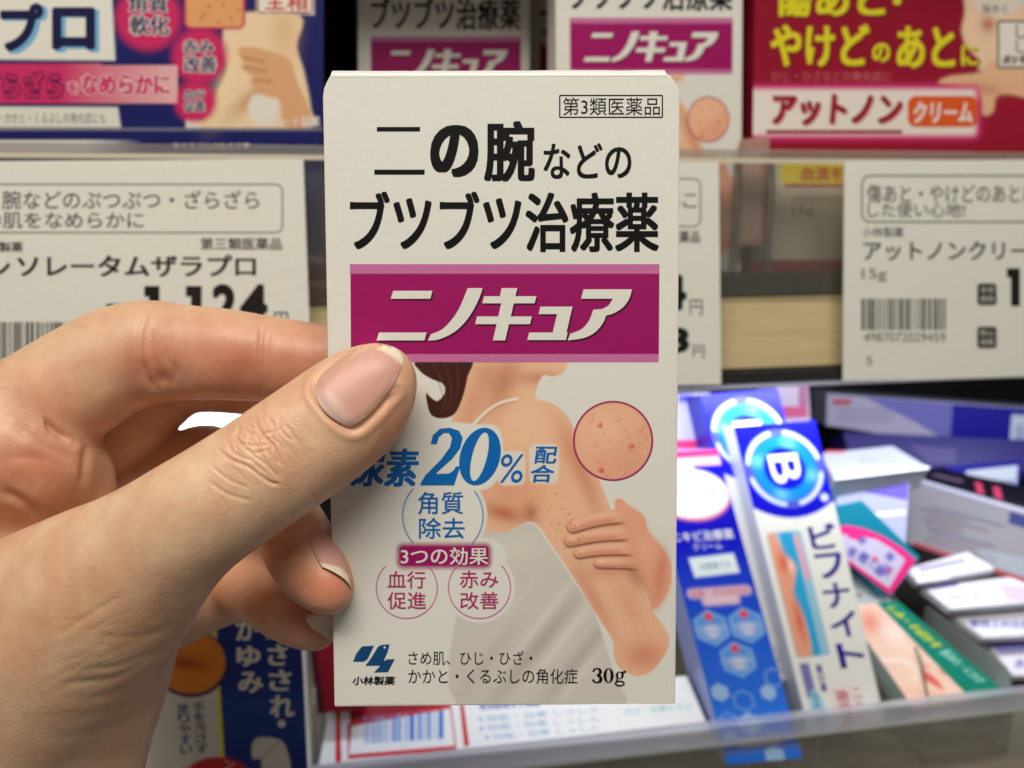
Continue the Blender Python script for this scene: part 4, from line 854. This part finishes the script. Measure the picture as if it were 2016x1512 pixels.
for _ in range(4): bmesh.ops.smooth_vert(bm, verts=bm.verts, factor=0.5, use_axis_x=True, use_axis_y=True, use_axis_z=True)
# keep only the largest connected body
seen = set(); best = []
for v in bm.verts:
    if v in seen: continue
    st = [v]; comp = []; seen.add(v)
    while st:
        a = st.pop(); comp.append(a)
        for e in a.link_edges:
            b_ = e.other_vert(a)
            if b_ not in seen: seen.add(b_); st.append(b_)
    if len(comp) > len(best): best = comp
keep = set(best); bmesh.ops.delete(bm, geom=[v for v in bm.verts if v not in keep], context='VERTS')
bmesh.ops.subdivide_edges(bm, edges=bm.edges, cuts=1, use_grid_fill=True, smooth=0.0)
for _ in range(2): bmesh.ops.smooth_vert(bm, verts=bm.verts, factor=0.5, use_axis_x=True, use_axis_y=True, use_axis_z=True)
bm.normal_update(); bm.to_mesh(me); bm.free()
nv = len(me.vertices); co = np.empty(nv * 3); me.vertices.foreach_get('co', co); co = co.reshape(-1, 3)
no = np.empty(nv * 3); me.vertex_normals.foreach_get('vector', no); no = no.reshape(-1, 3)
dep = -co[:, 2]; PX = np.stack([W / 2 + F * co[:, 0] / dep, H / 2 - F * co[:, 1] / dep], 1)
ZF = (0.1736 + 0.0083 * (PX[:, 1] - 135) / 1257) * 1000 - dep        # mm in front of the carton's face
view = -co / np.linalg.norm(co, axis=1)[:, None]; facing = np.clip((no * view).sum(1) * 3, 0, 1)
disp = np.zeros(nv)
def crease(pts, w, depth, z0, z1, rim=0.13):
    sel = (ZF > z0) & (ZF < z1) & (facing > 0)
    P = smooth_poly(pts, 4, False); lo = np.min(P, 0) - 5 * w; hi = np.max(P, 0) + 5 * w
    sel &= (PX[:, 0] > lo[0]) & (PX[:, 0] < hi[0]) & (PX[:, 1] > lo[1]) & (PX[:, 1] < hi[1])
    ix = np.where(sel)[0]
    if not len(ix): return
    X = PX[ix]; d = pdist(X, P)
    e = np.minimum(np.hypot(*(X - np.array(P[0])).T), np.hypot(*(X - np.array(P[-1])).T)); fade = np.clip(e / (3 * w), 0.15, 1)
    disp[ix] += facing[ix] * depth * fade * (-np.exp(-(d / w) ** 2) + rim * np.exp(-((d - 2.2 * w) / (1.2 * w)) ** 2))
TH = (-2, 40)
z5 = lambda *q: [(x / 2.016, 550 + y / 2.016) for x, y in q]
for q, w, d in ((((955, 590), (935, 625), (965, 665)), 5, .22), (((965, 665), (1010, 690), (1050, 680)), 4, .12), (((1010, 560), (1045, 620), (1090, 670), (1110, 740)), 5, .2), (((1100, 560), (1125, 610), (1160, 640)), 4, .12),
                (((870, 680), (915, 715), (985, 745), (1060, 800), (1110, 815)), 5, .22), (((990, 690), (1050, 730), (1110, 790)), 4, .14), (((900, 640), (930, 690), (1000, 720)), 4, .12), (((1060, 540), (1085, 590), (1075, 640)), 4, .1),
                (((840, 740), (900, 790), (990, 830)), 5, .1), (((830, 800), (900, 850), (1000, 880)), 6, .1), (((1150, 600), (1190, 660), (1210, 720)), 5, .1), (((1150, 820), (1160, 900), (1150, 960)), 5, .1),
                (((940, 580), (1000, 610), (1060, 610), (1120, 590)), 4, .08), (((930, 650), (1020, 660), (1100, 650)), 4, .08), (((1000, 600), (980, 660), (1000, 720), (1060, 770)), 3.5, .1)):
    crease(z5(*q), w * .62, d * 1.45, *TH)
rnd = random.Random(11)
for _ in range(70):      # fine lines across the thumb's knuckle
    x, y = rnd.gauss(520, 42), rnd.gauss(880, 42); a = math.radians(rnd.gauss(62, 18)); l = rnd.uniform(12, 32)
    crease([(x - l * math.cos(a), y - l * math.sin(a)), (x + rnd.uniform(-3, 3), y), (x + l * math.cos(a), y + l * math.sin(a))], rnd.uniform(2.2, 3.4), rnd.uniform(.04, .09), *TH)
for _ in range(22):      # soft folds at the root of the thumb and the wrist
    x, y = rnd.gauss(215, 60), rnd.gauss(1290, 70); a = math.radians(rnd.gauss(-22, 9)); l = rnd.uniform(25, 80)
    crease([(x - l * math.cos(a), y - l * math.sin(a)), (x, y + rnd.uniform(-6, 6)), (x + l * math.cos(a), y + l * math.sin(a))], rnd.uniform(4, 8), rnd.uniform(.02, .06), -10, 40)
z8 = lambda *q: [(x / 2.24, 1100 + y / 2.24) for x, y in q]
for q, w, d in ((((350, 545), (520, 520), (660, 440), (745, 370)), 7, .35), (((400, 490), (540, 470), (690, 400)), 7, .25), (((380, 620), (520, 590), (680, 500)), 8, .3), (((260, 570), (330, 545), (400, 555)), 8, .25), (((430, 340), (560, 350), (700, 320), (780, 260)), 8, .18), (((300, 700), (450, 690), (620, 620)), 9, .2), (((240, 800), (400, 770), (580, 720)), 10, .2)):
    crease(z8(*q), w, d * .5, -14, 40)
IX = (-40, -12)
for q, w, d in (([(292, 612), (278, 650), (276, 700), (288, 745), (310, 775)], 7, .45), ([(288, 735), (320, 748), (352, 745)], 15, .9), ([(517, 640), (512, 690), (514, 740), (520, 782)], 6, .4), ([(530, 650), (526, 700), (532, 770)], 5, .2), ([(300, 640), (296, 690), (310, 730)], 6, .2),
                ([(-5, 785), (30, 792), (62, 812), (95, 840), (140, 872)], 8, .9), ([(335, 700), (345, 730), (340, 765)], 7, .25)):
    crease(q, w, d, *IX)
for q, w, d in (([(-5, 962), (40, 985), (95, 1026)], 10, .9), ([(-5, 905), (60, 900), (130, 915)], 12, .3), ([(170, 870), (166, 915), (160, 965)], 8, .5), ([(20, 830), (90, 880), (160, 905)], 10, .3), ([(395, 790), (404, 805), (410, 820)], 6, .7)):
    crease(q, w, d, -60, -6)
for q, w, d in (([(540, 1075), (570, 1090), (600, 1088)], 6, .25), ([(525, 1060), (560, 1075), (590, 1068)], 5, .2)): crease(q, w, d, -20, 12)
# groove round the thumb nail
NAIL_T = dict(L=[(618, 767), (638, 733), (682, 698), (716, 673)], R=[(690, 844), (728, 819), (769, 770), (795, 714)])
crease([(722, 667), (688, 692), (641, 729), (619, 763), (630, 792), (655, 822), (694, 846), (733, 821), (777, 770)], 7, .45, *TH, rim=.5)
co = co + no * disp[:, None]
# low frequency unevenness of flesh
ph = np.sin(co[:, 0] * .31 + 1) * np.sin(co[:, 1] * .27 + 2) * np.sin(co[:, 2] * .3) * .12
co = co + no * ph[:, None]
hroot = CAM + cx * -0.08 - cy * 0.03 + cz * 0.18
wco = co / 1000 @ C2W.T + np.array(CAM) - np.array(hroot)
me.vertices.foreach_set('co', wco.ravel()); me.update()
me.polygons.foreach_set('use_smooth', [True] * len(me.polygons))
# pigment: redder at joints, pads and finger ends; index also darkened as shade
col = np.tile(np.array(srgb((224, 188, 160))), (nv, 1))
def tint(x, y, rx, ry, z0, z1, rgb, op, rot=0):
    r = math.radians(rot); d = PX - np.array((x, y)); X = d[:, 0] * math.cos(r) + d[:, 1] * math.sin(r); Y = -d[:, 0] * math.sin(r) + d[:, 1] * math.cos(r)
    a = op * np.exp(-(X / rx) ** 2 - (Y / ry) ** 2) * ((ZF > z0) & (ZF < z1)); col[:] = col * (1 - a[:, None]) + np.array(srgb(rgb)) * a[:, None]
PK = (198, 122, 102)
for a in ((300, 710, 80, 80, -45, -10, PK, .7), (470, 715, 130, 70, -45, -10, PK, .75), (600, 715, 100, 80, -45, -10, PK, .6), (130, 800, 90, 60, -45, -10, (216, 156, 124), .5), (60, 920, 130, 110, -60, -6, (206, 132, 106), .75), (720, 800, 90, 80, 0, 40, (216, 146, 112), .5), (760, 850, 60, 90, 0, 14, (206, 130, 96), .4, 40),
          (640, 1150, 70, 60, -40, 12, (212, 116, 88), .7), (610, 1230, 60, 50, -40, -4, (212, 120, 92), .6), (560, 1080, 60, 60, -40, 12, (206, 132, 102), .5), (400, 1130, 130, 90, -70, -10, (204, 140, 108), .5), (520, 880, 60, 55, 0, 40, (216, 158, 124), .4), (180, 1230, 160, 120, -20, 40, (222, 178, 138), .5)):
    tint(*a)
ca = me.color_attributes.new('Col', 'FLOAT_COLOR', 'POINT'); arr = np.ones((nv, 4), np.float32); arr[:, :3] = col; ca.data.foreach_set('color', arr.ravel())
def skin_mat():
    m = bpy.data.materials.new('skin'); m.use_nodes = True; nt = m.node_tree; b = nt.nodes['Principled BSDF']
    a = nt.nodes.new('ShaderNodeVertexColor'); a.layer_name = 'Col'
    tc = nt.nodes.new('ShaderNodeTexCoord')
    n = nt.nodes.new('ShaderNodeTexNoise'); n.inputs['Scale'].default_value = 150; n.inputs['Detail'].default_value = 6; n.inputs['Roughness'].default_value = .65
    nt.links.new(tc.outputs['Object'], n.inputs['Vector'])
    hs = nt.nodes.new('ShaderNodeMix'); hs.data_type = 'RGBA'; hs.blend_type = 'MULTIPLY'; hs.inputs['Factor'].default_value = 1
    rp = nt.nodes.new('ShaderNodeValToRGB'); rp.color_ramp.elements[0].position = .3; rp.color_ramp.elements[1].position = .7
    rp.color_ramp.elements[0].color = (.88, .82, .78, 1); rp.color_ramp.elements[1].color = (1.06, 1.06, 1.06, 1)
    nt.links.new(n.outputs['Fac'], rp.inputs[0]); nt.links.new(a.outputs['Color'], hs.inputs['A']); nt.links.new(rp.outputs[0], hs.inputs['B']); nm = nt.nodes.new('ShaderNodeTexNoise'); nm.inputs['Scale'].default_value = 75; nm.inputs['Detail'].default_value = 3; nt.links.new(tc.outputs['Object'], nm.inputs['Vector'])
    rm_ = nt.nodes.new('ShaderNodeValToRGB'); rm_.color_ramp.elements[0].position = .36; rm_.color_ramp.elements[1].position = .66
    rm_.color_ramp.elements[0].color = (1.0, .91, .87, 1); rm_.color_ramp.elements[1].color = (1.0, 1.03, 1.0, 1)
    h2 = nt.nodes.new('ShaderNodeMix'); h2.data_type = 'RGBA'; h2.blend_type = 'MULTIPLY'; h2.inputs['Factor'].default_value = 1
    nt.links.new(nm.outputs['Fac'], rm_.inputs[0]); nt.links.new(hs.outputs['Result'], h2.inputs['A']); nt.links.new(rm_.outputs[0], h2.inputs['B']); nt.links.new(h2.outputs['Result'], b.inputs['Base Color'])
    b.inputs['Roughness'].default_value = .42; b.inputs['Specular IOR Level'].default_value = .45
    b.inputs['Subsurface Weight'].default_value = .35; b.inputs['Subsurface Radius'].default_value = (1.0, .38, .2); b.inputs['Subsurface Scale'].default_value = .0016
    v = nt.nodes.new('ShaderNodeTexVoronoi'); v.inputs['Scale'].default_value = 1300; v.feature = 'DISTANCE_TO_EDGE'
    n2 = nt.nodes.new('ShaderNodeTexNoise'); n2.inputs['Scale'].default_value = 700; n2.inputs['Detail'].default_value = 5
    wm_ = nt.nodes.new('ShaderNodeVectorMath'); wm_.operation = 'MULTIPLY_ADD'; wm_.inputs[1].default_value = (.0008,) * 3
    nt.links.new(n2.outputs['Color'], wm_.inputs[0]); nt.links.new(tc.outputs['Object'], wm_.inputs[2]); nt.links.new(tc.outputs['Object'], n2.inputs['Vector']); nt.links.new(wm_.outputs[0], v.inputs['Vector'])
    mth = nt.nodes.new('ShaderNodeMath'); mth.operation = 'ADD'; nt.links.new(v.outputs['Distance'], mth.inputs[0]); nt.links.new(n2.outputs['Fac'], mth.inputs[1])
    bp = nt.nodes.new('ShaderNodeBump'); bp.inputs['Strength'].default_value = .32; bp.inputs['Distance'].default_value = .0002
    nt.links.new(mth.outputs[0], bp.inputs['Height']); nt.links.new(bp.outputs['Normal'], b.inputs['Normal'])
    return m
me.materials.append(skin_mat())
hand = bpy.data.objects.new('hand', me); COL.objects.link(hand); hand.location = hroot
tag(hand, 'bare left hand pinching the white carton between thumb and index finger', 'hand')

# nails: patches that follow the finger's surface
bvh = BVHTree.FromPolygons([Vector(v) + hroot for v in wco], [tuple(p.vertices) for p in me.polygons])
def nail_mat():
    m = bpy.data.materials.new('fingernail'); m.use_nodes = True; nt = m.node_tree; b = nt.nodes['Principled BSDF']
    a = nt.nodes.new('ShaderNodeVertexColor'); a.layer_name = 'Col'; nt.links.new(a.outputs['Color'], b.inputs['Base Color'])
    b.inputs['Roughness'].default_value = .42; b.inputs['Specular IOR Level'].default_value = .4; b.inputs['Subsurface Weight'].default_value = .2; b.inputs['Subsurface Radius'].default_value = (1, .5, .35); b.inputs['Subsurface Scale'].default_value = .0008
    b.inputs['Coat Weight'].default_value = .05; b.inputs['Coat Roughness'].default_value = .3
    return m
NM = nail_mat()
def nail(L, R, base_bulge, tip_bulge, lift, lunula, edge, nu=25, nvv=33, dome=0.0, tip_out=0.0, zmax=99):
    Ls, Rs = smooth_poly(L, 12, False), smooth_poly(R, 12, False)
    at = lambda P, t: np.array(P[int(round(t * (len(P) - 1)))])
    P3 = np.zeros((nvv, nu, 3)); C = np.zeros((nvv, nu, 3))
    ok = np.zeros((nvv, nu), bool)
    for j in range(nvv):
        v = j / (nvv - 1); a, b = at(Ls, v), at(Rs, v)
        for i in range(nu):
            u = i / (nu - 1); bow = 4 * u * (1 - u)
            q = a * (1 - u) + b * u + np.array(base_bulge) * bow * (1 - v) ** 3 + np.array(tip_bulge) * bow * v ** 3
            r = ray(*q).normalized(); hit, hn, _, dist = bvh.ray_cast(CAM, r, 1.0)
            if hit is None: continue
            dp_ = (hit - CAM).dot(cz); hy = to_px(hit)[1]
            if pdepth(hy) * 1000 - dp_ * 1000 > zmax: continue
            ok[j, i] = True; P3[j, i] = np.array(hit - r * (lift * (0.3 + 0.7 * bow) + dome * bow + tip_out * v ** 4))
            bed = np.array(srgb((214, 162, 150))); lu = np.array(srgb((220, 184, 174))); ed = np.array(srgb((236, 222, 200)))
            w = np.clip((lunula - v - .16 * (1 - bow)) / .10, 0, 1) * np.clip(bow * 2, 0, 1); c = bed * (1 - w) + lu * w
            w = np.clip((v - (edge + .04 * (1 - bow))) / .03, 0, 1); C[j, i] = c * (1 - w) + ed * w
    for j in range(nvv):
        for i in range(nu):
            if not ok[j, i]:
                d = [(abs(j - y) + abs(i - x), y, x) for y in range(nvv) for x in range(nu) if ok[y, x]]; _, y, x = min(d); P3[j, i] = P3[y, x]; C[j, i] = C[y, x]
    for _ in range(6):
        Q = P3.copy(); Q[1:-1, 1:-1] = (P3[1:-1, 1:-1] * 2 + P3[:-2, 1:-1] + P3[2:, 1:-1] + P3[1:-1, :-2] + P3[1:-1, 2:]) / 6; P3 = Q
    mb = MB(); f = [(j * nu + i, j * nu + i + 1, (j + 1) * nu + i + 1, (j + 1) * nu + i) for j in range(nvv - 1) for i in range(nu - 1)]
    V = P3.reshape(-1, 3); back = V + np.array(cz) * 0.00045; n = len(V)
    rim = [j * nu for j in range(nvv)] + [(nvv - 1) * nu + i for i in range(1, nu)] + [j * nu + nu - 1 for j in range(nvv - 2, -1, -1)] + [i for i in range(nu - 2, 0, -1)]
    fs = f + [tuple(n + k for k in reversed(q)) for q in f] + [(rim[k], rim[(k + 1) % len(rim)], n + rim[(k + 1) % len(rim)], n + rim[k]) for k in range(len(rim))]
    mb.add(list(V) + list(back), fs, NM, [tuple(c) for c in C.reshape(-1, 3)] * 2)
    return mb.build('fingernail', hand, smooth=True)
nail(NAIL_T['L'], NAIL_T['R'], (-14, 6), (20, -10), .00022, .28, .88, dome=.0004)
nail([(606, 1052), (612, 1075), (622, 1098), (634, 1116)], [(650, 1010), (660, 1055), (676, 1100), (692, 1160)], (0, -6), (10, -2), .0003, .0, .78, dome=.0003, tip_out=.0006)
nail([(600, 1214), (603, 1222), (608, 1230), (616, 1240)], [(642, 1202), (654, 1220), (660, 1248), (658, 1290)], (0, -3), (10, -3), .0004, .0, .12, dome=.0003, tip_out=.0006, zmax=-3)
